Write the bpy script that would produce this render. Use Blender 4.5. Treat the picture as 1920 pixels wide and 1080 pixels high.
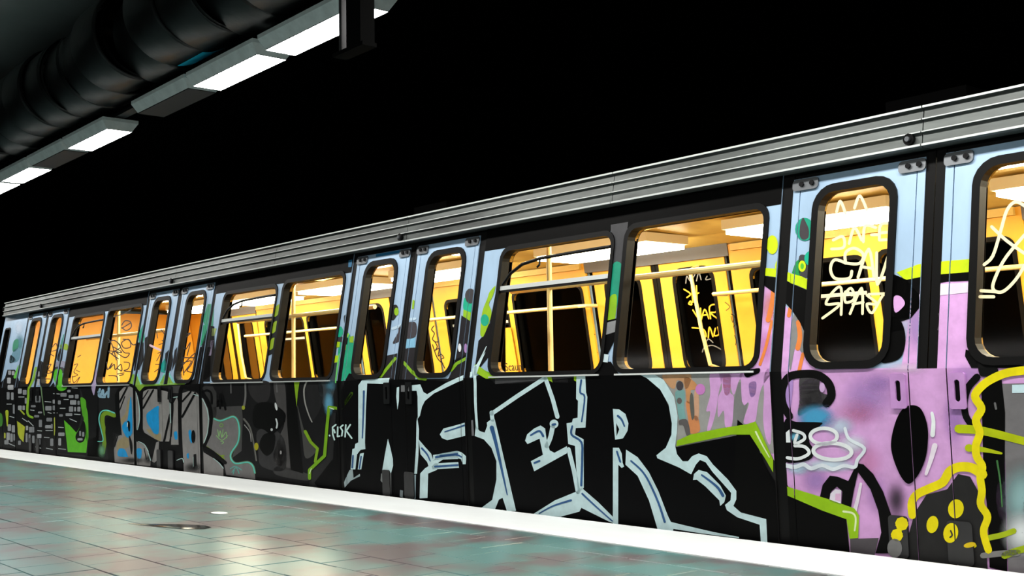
import bpy, bmesh, math, random
from mathutils import Vector, Matrix
from mathutils.geometry import delaunay_2d_cdt
random.seed(7)
for o in list(bpy.data.objects): bpy.data.objects.remove(o)
scn = bpy.context.scene
COL = scn.collection

# ------------------------------------------------------------------ camera, world, exposure
# world: X along the train (towards the right), Y across the track, Z up; platform top is z = 0
CAM = Vector((0.0, -5.116, 0.904)); FPX = 2150.0
RIGHT = Vector((0.63388293, 0.7732471, -0.01677398))
DOWN = Vector((-0.07305769, 0.03827133, -0.99659314))
FWD = Vector((-0.76997079, 0.63294884, 0.08075119))
cam = bpy.data.cameras.new('camera'); camo = bpy.data.objects.new('camera', cam); COL.objects.link(camo)
cam.sensor_width = 36; cam.lens = FPX / 1920 * 36; cam.clip_end = 300
m = Matrix((RIGHT, -DOWN, -FWD)).transposed().to_4x4(); m.translation = CAM; camo.matrix_world = m
scn.camera = camo
w = bpy.data.worlds.new('world'); scn.world = w; w.use_nodes = True
w.node_tree.nodes['Background'].inputs[0].default_value = (0.0, 0.0, 0.0, 1); w.node_tree.nodes['Background'].inputs[1].default_value = 0
scn.view_settings.view_transform = 'Standard'; scn.view_settings.look = 'None'
scn.view_settings.gamma = 1; scn.view_settings.use_curve_mapping = False
scn.view_settings.exposure = 0.0
try: scn.cycles.sample_clamp_indirect = 1.0
except Exception: pass
LAMP = 50.0        # platform tubes
CABIN = 27.0       # lamps inside the car

# ------------------------------------------------------------------ materials
def lin(c):
    return tuple(((v / 255) / 12.92 if v / 255 <= .04045 else ((v / 255 + .055) / 1.055) ** 2.4) for v in c)
MATS = {}
def mat(name, rgb, rough=.5, metal=0., var=0., scale=6., bump=0., stretch=(1, 1, 1), spec=.5, rgb2=None, coat=0.):
    key = name
    if key in MATS: return MATS[key]
    m = bpy.data.materials.new(name); m.use_nodes = True; nt = m.node_tree; b = nt.nodes['Principled BSDF']
    c = lin(rgb); b.inputs['Roughness'].default_value = rough; b.inputs['Metallic'].default_value = metal
    b.inputs['Specular IOR Level'].default_value = spec; b.inputs['Coat Weight'].default_value = coat
    b.inputs['Base Color'].default_value = (*c, 1)
    if var or bump or rgb2:
        tc = nt.nodes.new('ShaderNodeTexCoord'); mp = nt.nodes.new('ShaderNodeMapping'); mp.inputs['Scale'].default_value = stretch
        nz = nt.nodes.new('ShaderNodeTexNoise'); nz.inputs['Scale'].default_value = scale; nz.inputs['Detail'].default_value = 5; nz.inputs['Roughness'].default_value = .62
        nt.links.new(tc.outputs['Object'], mp.inputs[0]); nt.links.new(mp.outputs[0], nz.inputs['Vector'])
        if var or rgb2:
            r = nt.nodes.new('ShaderNodeValToRGB'); r.color_ramp.elements[0].position = .32; r.color_ramp.elements[1].position = .68
            c2 = lin(rgb2) if rgb2 else tuple(min(1, v * (1 + var)) for v in c)
            c1 = c if rgb2 else tuple(v * (1 - var) for v in c)
            r.color_ramp.elements[0].color = (*c1, 1); r.color_ramp.elements[1].color = (*c2, 1)
            nt.links.new(nz.outputs['Fac'], r.inputs[0]); nt.links.new(r.outputs[0], b.inputs['Base Color'])
        if bump:
            bp = nt.nodes.new('ShaderNodeBump'); bp.inputs['Strength'].default_value = bump; bp.inputs['Distance'].default_value = .01
            nt.links.new(nz.outputs['Fac'], bp.inputs['Height']); nt.links.new(bp.outputs[0], b.inputs['Normal'])
    MATS[key] = m
    return m
def emit(name, rgb, strength):
    m = bpy.data.materials.new(name); m.use_nodes = True; nt = m.node_tree; b = nt.nodes['Principled BSDF']
    b.inputs['Base Color'].default_value = (.8, .8, .8, 1); b.inputs['Emission Color'].default_value = (*lin(rgb), 1); b.inputs['Emission Strength'].default_value = strength
    return m
def paint(rgb, var=.12, rough=.5):
    return mat('spray_paint_%d_%d_%d' % rgb, rgb, rough, 0, var, 9., spec=.04 if max(rgb) < 60 else .22)
def soft_paint(rgb):
    key = 'soft_spray_%d_%d_%d' % rgb
    if key in MATS: return MATS[key]
    m = bpy.data.materials.new(key); m.use_nodes = True; nt = m.node_tree; b = nt.nodes['Principled BSDF']
    b.inputs['Base Color'].default_value = (*lin(rgb), 1); b.inputs['Roughness'].default_value = .5; b.inputs['Specular IOR Level'].default_value = .3
    a = nt.nodes.new('ShaderNodeAttribute'); a.attribute_name = 'coverage'
    nt.links.new(a.outputs['Fac'], b.inputs['Alpha'])
    MATS[key] = m
    return m
def glass_mat():
    m = bpy.data.materials.new('window_glass'); m.use_nodes = True; nt = m.node_tree; nt.nodes.remove(nt.nodes['Principled BSDF'])
    out = nt.nodes['Material Output']; tr = nt.nodes.new('ShaderNodeBsdfTransparent'); gl = nt.nodes.new('ShaderNodeBsdfGlossy')
    tr.inputs[0].default_value = (.93, .94, .92, 1); gl.inputs['Roughness'].default_value = .08
    fr = nt.nodes.new('ShaderNodeFresnel'); fr.inputs[0].default_value = 1.12; mx = nt.nodes.new('ShaderNodeMixShader'); mu = nt.nodes.new('ShaderNodeMath'); mu.operation = 'MULTIPLY'; mu.inputs[1].default_value = .45
    nt.links.new(fr.outputs[0], mu.inputs[0]); nt.links.new(mu.outputs[0], mx.inputs[0]); nt.links.new(tr.outputs[0], mx.inputs[1]); nt.links.new(gl.outputs[0], mx.inputs[2]); nt.links.new(mx.outputs[0], out.inputs[0])
    return m
M_GLASS = glass_mat()
M_BODY = mat('pale_blue_body_paint', (166, 195, 223), .38, .1, .10, 3., stretch=(1, 1, .5))
M_LOW = mat('sooty_dark_body_paint', (30, 30, 31), .5, 0, .35, 5., stretch=(1, 1, .35), spec=.1)
M_RUB = mat('black_rubber', (5, 5, 5), .5, spec=.12)
M_BLACK = mat('black_void_paint', (3, 3, 3), .9, spec=.05)
M_ALU = mat('brushed_aluminium', (34, 36, 36), .5, .3, 0, 2.0, stretch=(.35, 1, 2), rgb2=(104, 110, 108))
M_ALU2 = mat('worn_aluminium_edge', (232, 238, 236), .35, .5)
M_STEEL = mat('dull_steel', (118, 122, 126), .4, .8)
M_DARKSTEEL = mat('dark_steel', (26, 26, 28), .4, .6)
M_YEL = mat('yellow_cabin_panel', (246, 180, 56), .4, 0, .06, 4.)
M_CEIL = mat('cream_cabin_ceiling', (246, 206, 110), .5, 0, .12, 3.)
M_CGREY = mat('grey_cabin_trim', (92, 92, 98), .5)
M_POLE = mat('cream_handrail', (250, 225, 150), .3, .1)
M_CFLOOR = mat('grey_cabin_floor', (70, 68, 64), .6)

# ------------------------------------------------------------------ object helpers
def mk(name, verts, faces, material, parent=None, label=None, smooth=False):
    me = bpy.data.meshes.new(name); me.from_pydata([tuple(v) for v in verts], [], faces); me.validate()
    if material: me.materials.append(material)
    bm = bmesh.new(); bm.from_mesh(me); bmesh.ops.recalc_face_normals(bm, faces=bm.faces); bm.to_mesh(me); bm.free()
    if smooth:
        for p in me.polygons: p.use_smooth = True
    o = bpy.data.objects.new(name, me); COL.objects.link(o)
    if parent: o.parent = parent
    if label: o['label'] = label
    return o
def tag(o, label, cat, group=None):
    o['label'] = label; o['category'] = cat
    if group: o['group'] = group
    return o
def struct(o, label, cat):
    o['kind'] = 'structure'; o['label'] = label; o['category'] = cat; return o
def empty(name, loc=(0, 0, 0)):
    o = bpy.data.objects.new(name, None); COL.objects.link(o); o.location = loc; o.empty_display_size = .2; return o
def lit_below(o):                              # only the underside of a diffuser glows
    o.data.materials.append(mat('diffuser_rim', (200, 200, 196), .5))
    for p in o.data.polygons: p.material_index = 0 if p.normal.z < -.5 else 1
    return o
class MB:
    def __init__(s): s.v = []; s.f = []
    def add(s, v, f):
        n = len(s.v); s.v += [tuple(p) for p in v]; s.f += [tuple(i + n for i in q) for q in f]; return s
    def box(s, x0, x1, y0, y1, z0, z1):
        return s.hexa([(x0, y0, z0), (x1, y0, z0), (x1, y1, z0), (x0, y1, z0), (x0, y0, z1), (x1, y0, z1), (x1, y1, z1), (x0, y1, z1)])
    def hexa(s, v):
        return s.add(v, [(0, 3, 2, 1), (4, 5, 6, 7), (0, 1, 5, 4), (1, 2, 6, 5), (2, 3, 7, 6), (3, 0, 4, 7)])
    def tube(s, pts, r, n=10, cap=True):
        pts = [Vector(p) for p in pts]; rings = []
        up = Vector((0, 0, 1))
        for i, p in enumerate(pts):
            t = (pts[min(i + 1, len(pts) - 1)] - pts[max(i - 1, 0)]).normalized()
            a = t.cross(up)
            if a.length < 1e-3: a = t.cross(Vector((1, 0, 0)))
            a.normalize(); b = t.cross(a)
            rings.append([p + (a * math.cos(2 * math.pi * k / n) + b * math.sin(2 * math.pi * k / n)) * r for k in range(n)])
        v = [q for rg in rings for q in rg]; f = []
        for i in range(len(pts) - 1):
            for k in range(n): f.append((i * n + k, i * n + (k + 1) % n, (i + 1) * n + (k + 1) % n, (i + 1) * n + k))
        if cap: f += [tuple(range(n)), tuple((len(pts) - 1) * n + k for k in range(n))]
        return s.add(v, f)
    def sweep(s, prof, x0, x1):      # profile of (y,z) points closed, swept along x
        n = len(prof); v = [(x0, y, z) for y, z in prof] + [(x1, y, z) for y, z in prof]
        f = [(i, (i + 1) % n, n + (i + 1) % n, n + i) for i in range(n)] + [tuple(range(n)), tuple(range(n, 2 * n))]
        return s.add(v, f)
    def build(s, name, material, parent=None, label=None, smooth=False): return mk(name, s.v, s.f, material, parent, label, smooth)

# ------------------------------------------------------------------ the car side: a folded surface in (s, z)
BELT = .93; LEAN = .165; LOW = .03; W = 3.22; ZB = -.30; ZT = 2.06
def sideY(z): return LEAN * (z - BELT) if z > BELT else LOW * (BELT - z)
def P3(s, z, off=0., far=False):             # off > 0 is outwards
    y = sideY(z) - off
    return (s, W - y if far else y, z)
def pix(x, y):                                # point of the photographed side surface, measured as (s, z)
    d = RIGHT * (x - 960) + DOWN * (y - 540) + FWD * FPX
    for k in (LOW, -LEAN):
        t = -((CAM.y) + k * (CAM.z - BELT)) / (d.y + k * d.z); p = CAM + d * t
        if (k == LOW) == (p.z <= BELT): break
    return (p.x, p.z)
def rr(s0, s1, z0, z1, r, n=5):
    pts = []
    for cx, cz, a0 in ((s1 - r, z1 - r, 0), (s0 + r, z1 - r, 90), (s0 + r, z0 + r, 180), (s1 - r, z0 + r, 270)):
        for k in range(n + 1):
            a = math.radians(a0 + 90 * k / n); pts.append((cx + r * math.cos(a), cz + r * math.sin(a)))
    return pts
def area2(p): return sum(p[i][0] * p[(i + 1) % len(p)][1] - p[(i + 1) % len(p)][0] * p[i][1] for i in range(len(p)))
def ccw(p): return list(p) if area2(p) > 0 else list(reversed(p))
def bb(p): xs = [q[0] for q in p]; zs = [q[1] for q in p]; return min(xs), max(xs), min(zs), max(zs)
def cut(polys, holes=(), zmin=None, zmax=None):
    polys = [ccw(p) for p in polys if abs(area2(p)) > 1e-9]
    if not polys: return [], []
    B = [bb(p) for p in polys]; x0 = min(b[0] for b in B); x1 = max(b[1] for b in B); z0 = min(b[2] for b in B); z1 = max(b[3] for b in B)
    hs = []
    for h in holes:
        b = bb(h)
        if b[0] < x1 and b[1] > x0 and b[2] < z1 and b[3] > z0: hs.append(ccw(h))
    if zmin is not None and z0 < zmin: hs.append([(x0 - 1, z0 - 1), (x1 + 1, z0 - 1), (x1 + 1, zmin), (x0 - 1, zmin)])
    if zmax is not None and z1 > zmax: hs.append([(x0 - 1, zmax), (x1 + 1, zmax), (x1 + 1, z1 + 1), (x0 - 1, z1 + 1)])
    v = []; f = []; e = []
    for p in polys + hs:
        n = len(v); v += [Vector(q) for q in p]; f.append(list(range(n, n + len(p))))
    if z0 < BELT < z1:
        n = len(v); v += [Vector((x0 - 2, BELT)), Vector((x1 + 2, BELT))]; e.append((n, n + 1))
    ov, oe, of, iv, ie, if_ = delaunay_2d_cdt(v, e, f, 0, 1e-6)
    np_ = len(polys); keep = []
    for t, src in zip(of, if_):
        if any(i < np_ for i in src) and not any(i >= np_ for i in src): keep.append(tuple(t))
    used = sorted({i for t in keep for i in t}); mp = {i: k for k, i in enumerate(used)}
    return [tuple(ov[i]) for i in used], [tuple(mp[i] for i in t) for t in keep]
def sheet(name, polys, holes, material, parent, off, far=False, thick=0., label=None, zmin=None, zmax=None):
    v, t = cut(polys, holes, zmin, zmax)
    if not t: return None
    V = [P3(s, z, off, far) for s, z in v]; F = list(t)
    if thick:
        n = len(V); V += [P3(s, z, off - thick, far) for s, z in v]; F += [tuple(i + n for i in reversed(q)) for q in t]
        cnt = {}
        for q in t:
            for a, b in ((q[0], q[1]), (q[1], q[2]), (q[2], q[0])): cnt.setdefault((min(a, b), max(a, b)), []).append((a, b))
        for k, l in cnt.items():
            if len(l) == 1: a, b = l[0]; F.append((a, b, b + n, a + n))
    return mk(name, V, F, material, parent, label)

# doors and windows along the car (s of the door centres, equal pitch)
S = 4.625; C4 = -3.05
DOORS = [C4 - S * k for k in range(3, -1, -1)]          # far left ... right
SEAL, LEAF, BODY = .055, .87, .95
X0, X1 = -19.05, -0.55                                   # ends of the straight side
SECT = [(X0 + .0, DOORS[0] - BODY)] + [(DOORS[i] + BODY, DOORS[i + 1] - BODY) for i in range(3)] + [(DOORS[3] + BODY, X1)]
WIN = []                                                 # (outer, inner, has_hopper)
def winpair(c):
    return [(rr(c + 1.15, c + 2.35, .94, 1.885, .10), rr(c + 1.185, c + 2.32, .966, 1.85, .075), True, (c + 1.15, c + 2.35)),
            (rr(c + 2.435, c + 3.60, .94, 1.905, .10), rr(c + 2.47, c + 3.565, .966, 1.87, .075), False, (c + 2.435, c + 3.60))]
for c in DOORS[:3]: WIN += winpair(c)
WIN += [winpair(DOORS[3])[0][:2] + (False, (DOORS[3] + 1.15, DOORS[3] + 2.35))]
CABW = (rr(-18.93, -18.62, .98, 1.86, .07), rr(-18.905, -18.645, 1.0, 1.835, .05), False, (-18.93, -18.62))
LW = []
for c in DOORS:
    for sg in (-1, 1):
        a, b = sorted((c + sg * .205, c + sg * .73)); LW.append((rr(a, b, .938, 1.945, .13), rr(a + .042, b - .042, .976, 1.9, .095), c, sg, (a, b)))
GROOVE = []                                               # narrow recesses that no paint bridges
SEALS = []
for c in DOORS:
    for sg in (-1, 1):
        for a, b in ((LEAF, BODY), (LEAF - .05, LEAF - .044), (SEAL + .044, SEAL + .05)):
            x, y = sorted((c + sg * a, c + sg * b)); GROOVE.append([(x, ZB - .1), (y, ZB - .1), (y, ZT + .1), (x, ZT + .1)])
    SEALS.append([(c - SEAL, BELT), (c + SEAL, BELT), (c + SEAL, ZT + .1), (c - SEAL, ZT + .1)])
GROOVE.append([(-18.52, ZB - .1), (-18.505, ZB - .1), (-18.505, ZT + .1), (-18.52, ZT + .1)])
HOLES = [x[0] for x in WIN] + [x[0] for x in LW] + [CABW[0]]
PHOLES = HOLES + GROOVE + SEALS

# ------------------------------------------------------------------ station shell
M_TILEBASE = mat('grey_paving_joint', (14, 14, 14), .9, spec=.1)
def floor_mat(name, brick):
    m = bpy.data.materials.new(name); m.use_nodes = True; nt = m.node_tree; b = nt.nodes['Principled BSDF']
    geo = nt.nodes.new('ShaderNodeNewGeometry'); mp = nt.nodes.new('ShaderNodeMapping'); nt.links.new(geo.outputs['Position'], mp.inputs[0])
    nz = nt.nodes.new('ShaderNodeTexNoise'); nz.inputs['Scale'].default_value = 2.2; nz.inputs['Detail'].default_value = 3; nz.inputs['Roughness'].default_value = .5
    mp.inputs['Scale'].default_value = (.9, .9, 1)
    nt.links.new(mp.outputs[0], nz.inputs['Vector'])
    r = nt.nodes.new('ShaderNodeValToRGB'); e = r.color_ramp.elements; e[0].position = .40; e[1].position = .58
    e[0].color = (*lin((98, 90, 94)), 1); e[1].color = (*lin((84, 126, 126)), 1); k = e.new(.5); k.color = (*lin((90, 114, 114)), 1)
    nt.links.new(nz.outputs['Fac'], r.inputs[0]); col = r.outputs[0]
    n2 = nt.nodes.new('ShaderNodeTexNoise'); n2.inputs['Scale'].default_value = 22; n2.inputs['Detail'].default_value = 4; nt.links.new(geo.outputs['Position'], n2.inputs['Vector'])
    if brick:
        bt = nt.nodes.new('ShaderNodeTexBrick'); bt.inputs['Scale'].default_value = 1; bt.inputs['Brick Width'].default_value = .33; bt.inputs['Row Height'].default_value = .30; bt.inputs['Mortar Size'].default_value = .004; bt.inputs['Mortar Smooth'].default_value = .6
        bt.inputs['Mortar'].default_value = (.07, .08, .08, 1); nt.links.new(geo.outputs['Position'], bt.inputs['Vector'])
        nt.links.new(col, bt.inputs['Color1']); nt.links.new(col, bt.inputs['Color2']); col = bt.outputs['Color']
    nt.links.new(col, b.inputs['Base Color'])
    mr = nt.nodes.new('ShaderNodeMapRange'); mr.inputs['To Min'].default_value = .30; mr.inputs['To Max'].default_value = .30
    nt.links.new(n2.outputs['Fac'], mr.inputs[0]); nt.links.new(mr.outputs[0], b.inputs['Roughness'])
    b.inputs['Specular IOR Level'].default_value = .42
    return m
M_TILE = floor_mat('worn_platform_tile', False)
PX0, PX1, PY0 = -48., 10., -9.
YS0, YS1 = -.635, -.03                                   # white edge band
TX0, TW, TN = -12.12, .33, 29; TY1, TD, TR = YS0, .30, 10
TX1 = TX0 + TW * TN; TY0 = TY1 - TD * TR
fm = MB()
fm.box(PX0, TX0, PY0, YS0, -.25, 0); fm.box(TX1, PX1, PY0, YS0, -.25, 0); fm.box(TX0, TX1, PY0, TY0, -.25, 0)
floor = struct(fm.build('floor', M_TILE), 'grey green tiled station platform floor, worn and slightly glossy', 'floor')
jb = MB().box(TX0, TX1, TY0, TY1, -.25, -.012).build('joint_bed', M_TILEBASE, floor)
tile_meshes = []
for hw in (1., .5):
    for j in range(4):
        a = TW * hw / 2 - .0024; d = TD / 2 - .0024; g = .003
        h = [-.0012, 0, -.0006, -.0022][j]
        v = [(-a, -d, -.02), (a, -d, -.02), (a, d, -.02), (-a, d, -.02), (-a, -d, h - g), (a, -d, h - g), (a, d, h - g), (-a, d, h - g), (-a + g, -d + g, h), (a - g, -d + g, h), (a - g, d - g, h), (-a + g, d - g, h)]
        f = [(3, 2, 1, 0), (8, 9, 10, 11)] + [(i, (i + 1) % 4, 4 + (i + 1) % 4, 4 + i) for i in range(4)] + [(4 + i, 4 + (i + 1) % 4, 8 + (i + 1) % 4, 8 + i) for i in range(4)]
        me = bpy.data.meshes.new('tile'); me.from_pydata(v, [], f); me.materials.append(M_TILE); tile_meshes.append(me)
for r in range(TR):
    odd = r % 2
    xs = [(TX0 + TW * (i + .5), 0) for i in range(TN)] if not odd else [(TX0 + TW * .25, 1)] + [(TX0 + TW * (i + 1), 0) for i in range(TN - 1)] + [(TX1 - TW * .25, 1)]
    for x, half in xs:
        o = bpy.data.objects.new('tile', tile_meshes[half * 4 + random.randrange(4)]); COL.objects.link(o)
        o.location = (x, TY1 - TD * (r + .5), 0); o.parent = floor
strip = struct(MB().box(PX0, PX1, YS0, YS1, -.25, .004).build('trim_1', mat('white_edge_paint', (246, 250, 250), .5, 0, .03, 4., stretch=(.3, 1, 1))), 'broad white painted band along the platform edge', 'edge band')
struct(MB().box(PX0, PX1, YS0 - .0, -.06, -1.1, -.252).box(PX0, PX1, -.4, -.06, -1.2, -.25).build('wall_platform', M_BLACK), 'dark face of the platform below the white band', 'wall')
struct(MB().box(PX0, PX1, -.06, 6.2, -1.35, -1.2).build('floor_trackbed', M_BLACK), 'black track bed under the metro car', 'track bed')
tw = MB().box(PX0, PX1, 6.0, 6.2, -1.2, 6.2)
wall_far = struct(tw.build('wall_track', M_BLACK), 'black tunnel wall beyond the metro car', 'wall')
struct(MB().box(PX0, PX1, PY0 - .2, PY0, -.25, 6.2).build('wall_back', mat('grey_station_wall', (60, 60, 60), .8)), 'dim grey wall at the back of the platform', 'wall')
struct(MB().box(PX0 - .2, PX0, PY0, 6.2, -1.35, 6.2).build('wall_left', M_BLACK), 'black end of the station far down the track', 'wall')
struct(MB().box(PX1, PX1 + .2, PY0, 6.2, -1.35, 6.2).build('wall_right', M_BLACK), 'black end of the station behind the camera', 'wall')
struct(MB().box(PX0, PX1, PY0, -.95, 4.55, 4.75).build('ceiling', mat('grey_ceiling_paint', (128, 128, 128), .9, 0, .06, 1.5)), 'dim grey platform ceiling behind the round air duct', 'ceiling')
struct(MB().box(PX0, PX1, -.95, 6.2, 6.0, 6.2).box(PX0, PX1, -.95, -.85, 4.55, 6.0).build('ceiling_track', M_BLACK), 'black unlit ceiling above the track', 'ceiling')

# ------------------------------------------------------------------ air duct
DY, DZ, DR, DP = -1.391, 3.932, .402, .56
duct = tag(empty('air_duct', (0, DY, DZ - DR)), 'big round black ribbed air duct under the ceiling', 'duct')
M_DUCT = mat('glossy_black_duct_wrap', (13, 13, 14), .32, .0, .6, 3., .5, (1, 1, 1), .35)
M_DUCTB = mat('blue_duct_glint', (50, 215, 255), .4)
def ring(r0, prof, n=40):
    v = []; f = []
    for x, r in prof:
        for k in range(n): a = 2 * math.pi * k / n; v.append((x, r * math.sin(a), DR + r * math.cos(a)))
    for i in range(len(prof) - 1):
        for k in range(n): f.append((i * n + k, i * n + (k + 1) % n, (i + 1) * n + (k + 1) % n, (i + 1) * n + k))
    return v, f
sv, sf = ring(DR, [(-.28 + .007, DR - .03), (-.28 + .009, DR - .003), (-.26, DR), (0, DR + .002), (.26, DR), (.28 - .009, DR - .003), (.28 - .007, DR - .03)])
jv, jf = ring(DR, [(-.04, DR - .02), (.04, DR - .02)])
seg0 = joi0 = None
for k in range(42):
    x = -24.0 + DP * k + .27
    if seg0 is None:
        seg0 = mk('duct_segment', sv, sf, M_DUCT, duct, None, True); joi0 = mk('duct_joint', jv, jf, M_RUB, duct, None, True); sg_, jo_ = seg0, joi0
    else:
        sg_ = seg0.copy(); COL.objects.link(sg_); jo_ = joi0.copy(); COL.objects.link(jo_)
    sg_.location = (x, 0, 0); jo_.location = (x + DP / 2, 0, 0)
    sg_.rotation_euler.x = random.uniform(-.3, .3)
for xa, xb in ((-9.44, -8.94), (-8.86, -8.38)):          # two strips painting the blue light reflected near the duct's underside
    v = []; f = []; n = 8
    for x in (xa, xb):
        for k in range(n):
            a = math.radians(-58 - 26 * k / (n - 1)); v.append((x, (DR + .004) * math.cos(a), DR + (DR + .004) * math.sin(a)))
    for k in range(n - 1): f.append((k, k + 1, n + k + 1, n + k))
    o = mk('duct_glint', v, f, M_DUCTB, duct, 'bright blue glint of light painted on the underside of the duct')
    sm = o.modifiers.new('thick', 'SOLIDIFY'); sm.thickness = .002

# ------------------------------------------------------------------ platform lamps
M_HOUS = mat('grey_lamp_housing', (236, 240, 240), .5, 0, .10, 8.)
M_TUBE = emit('lit_fluorescent_diffuser', (255, 252, 246), LAMP)
M_TUBEOFF = mat('unlit_diffuser', (30, 30, 32), .5)
LZ, LYA, LYB = 3.35, -1.27, -1.025
LAMPS = [(-7.50, 1.32, 1), (-8.76, 1.18, 1), (-9.94, 1.14, 0), (-11.80, 1.15, 1), (-12.98, 1.12, 0), (-14.13, 1.10, 1)]
NAMES = {0: 'lit platform lamp half hidden by the hanging bracket', 1: 'lit platform lamp just left of the hanging bracket lamp, below the blue glint', 2: 'unlit grey platform lamp beside the second lit lamp',
         3: 'lit platform lamp in the middle of the row, left of the dark gap', 4: 'unlit grey lamp between the two leftmost lit lamps', 5: 'lit platform lamp at the left edge of the photo'}
lamp_list = [(x, l, on, NAMES[i]) for i, (x, l, on) in enumerate(LAMPS)]
ORD = ['first', 'second', 'third', 'fourth', 'fifth', 'sixth', 'seventh', 'eighth', 'ninth', 'tenth', 'eleventh', 'twelfth', 'thirteenth']
xx = -15.3; k = 0
while xx > -30: lamp_list.append((xx, 1.12, 1, ORD[k] + ' lit platform lamp beyond the left edge of the photo')); xx -= 1.26 if k % 2 else 2.4; k += 1
xx = -4.96; k = 0
while xx < 6: lamp_list.append((xx, 1.16, 1, ORD[k] + ' lit platform lamp past the top edge, to the right of the bracket')); xx += 1.26; k += 1
for x, l, on, lab in lamp_list:
    e = tag(empty('platform_lamp', (x, (LYA + LYB) / 2, LZ)), lab, 'lamp', 'row of platform lamps')
    hw = (LYB - LYA) / 2; t = .055
    mb = MB()
    o_ = [(0, -hw - .05), (l, -hw - .05), (l, hw + .05), (0, hw + .05)]; i_ = [(.03, -hw), (l - .03, -hw), (l - .03, hw), (.03, hw)]
    v = [(a, b, .075) for a, b in o_] + [(a, b, 0) for a, b in i_] + [(a, b, .105) for a, b in o_]
    mb.add(v, [(i, (i + 1) % 4, 4 + (i + 1) % 4, 4 + i) for i in range(4)] + [(i, (i + 1) % 4, 8 + (i + 1) % 4, 8 + i) for i in range(4)] + [(8, 9, 10, 11)])
    mb.build('housing', M_HOUS, e)
    df = MB().box(.032, l - .032, -hw + .004, hw - .004, -.006, .012).build('diffuser', M_TUBE if on else M_TUBEOFF, e)
    if on: lit_below(df)
    for xr in (.2, l - .2): MB().tube([(xr, 0, .1), (xr, 0, .115)], .02, 8).build('hanger', M_DARKSTEEL, e)
for k in range(9):  # rear row added out of view to light the duct and lower train side
    e = tag(empty('platform_lamp', (-13.0 + 2.0 * k, -7.1, 3.6)), ORD[k] + ' lit lamp of the unseen rear row added behind the camera', 'lamp', 'added rear row of lamps')
    MB().box(0, 1.5, -.16, .16, .01, .10).build('housing', M_HOUS, e); lit_below(MB().box(.03, 1.47, -.13, .13, -.01, .009).build('diffuser', M_TUBE, e))
    for xr in (.2, 1.3): MB().tube([(xr, 0, .1), (xr, 0, .95)], .01, 8).build('hanger', M_DARKSTEEL, e)
cr = MB().box(-36, 8, -1.20, -1.10, LZ + .116, LZ + .145)
tag(cr.build('lamp_rail', M_DARKSTEEL), 'dark steel rail carrying the row of platform lamps', 'rail')

br = tag(empty('hanging_bracket', (-5.25, -1.86, 2.74)), 'dark hanging bracket with two posts and a black box by the top edge', 'bracket')
for dx in (-.15, -.065): MB().box(dx - .014, dx + .014, -.02, .02, -.006, 1.80).build('post', M_DARKSTEEL, br)
MB().box(-.19, .12, -.045, .045, -.03, -.008).build('tray', M_BLACK, br)
MB().box(-.045, .10, -.045, .045, -.007, .55).build('box', M_BLACK, br)

# ------------------------------------------------------------------ the metro car
car = tag(empty('metro_car', (0, 0, 0)), 'graffiti covered metro car with yellow lit interior standing at the platform', 'metro car')
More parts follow.
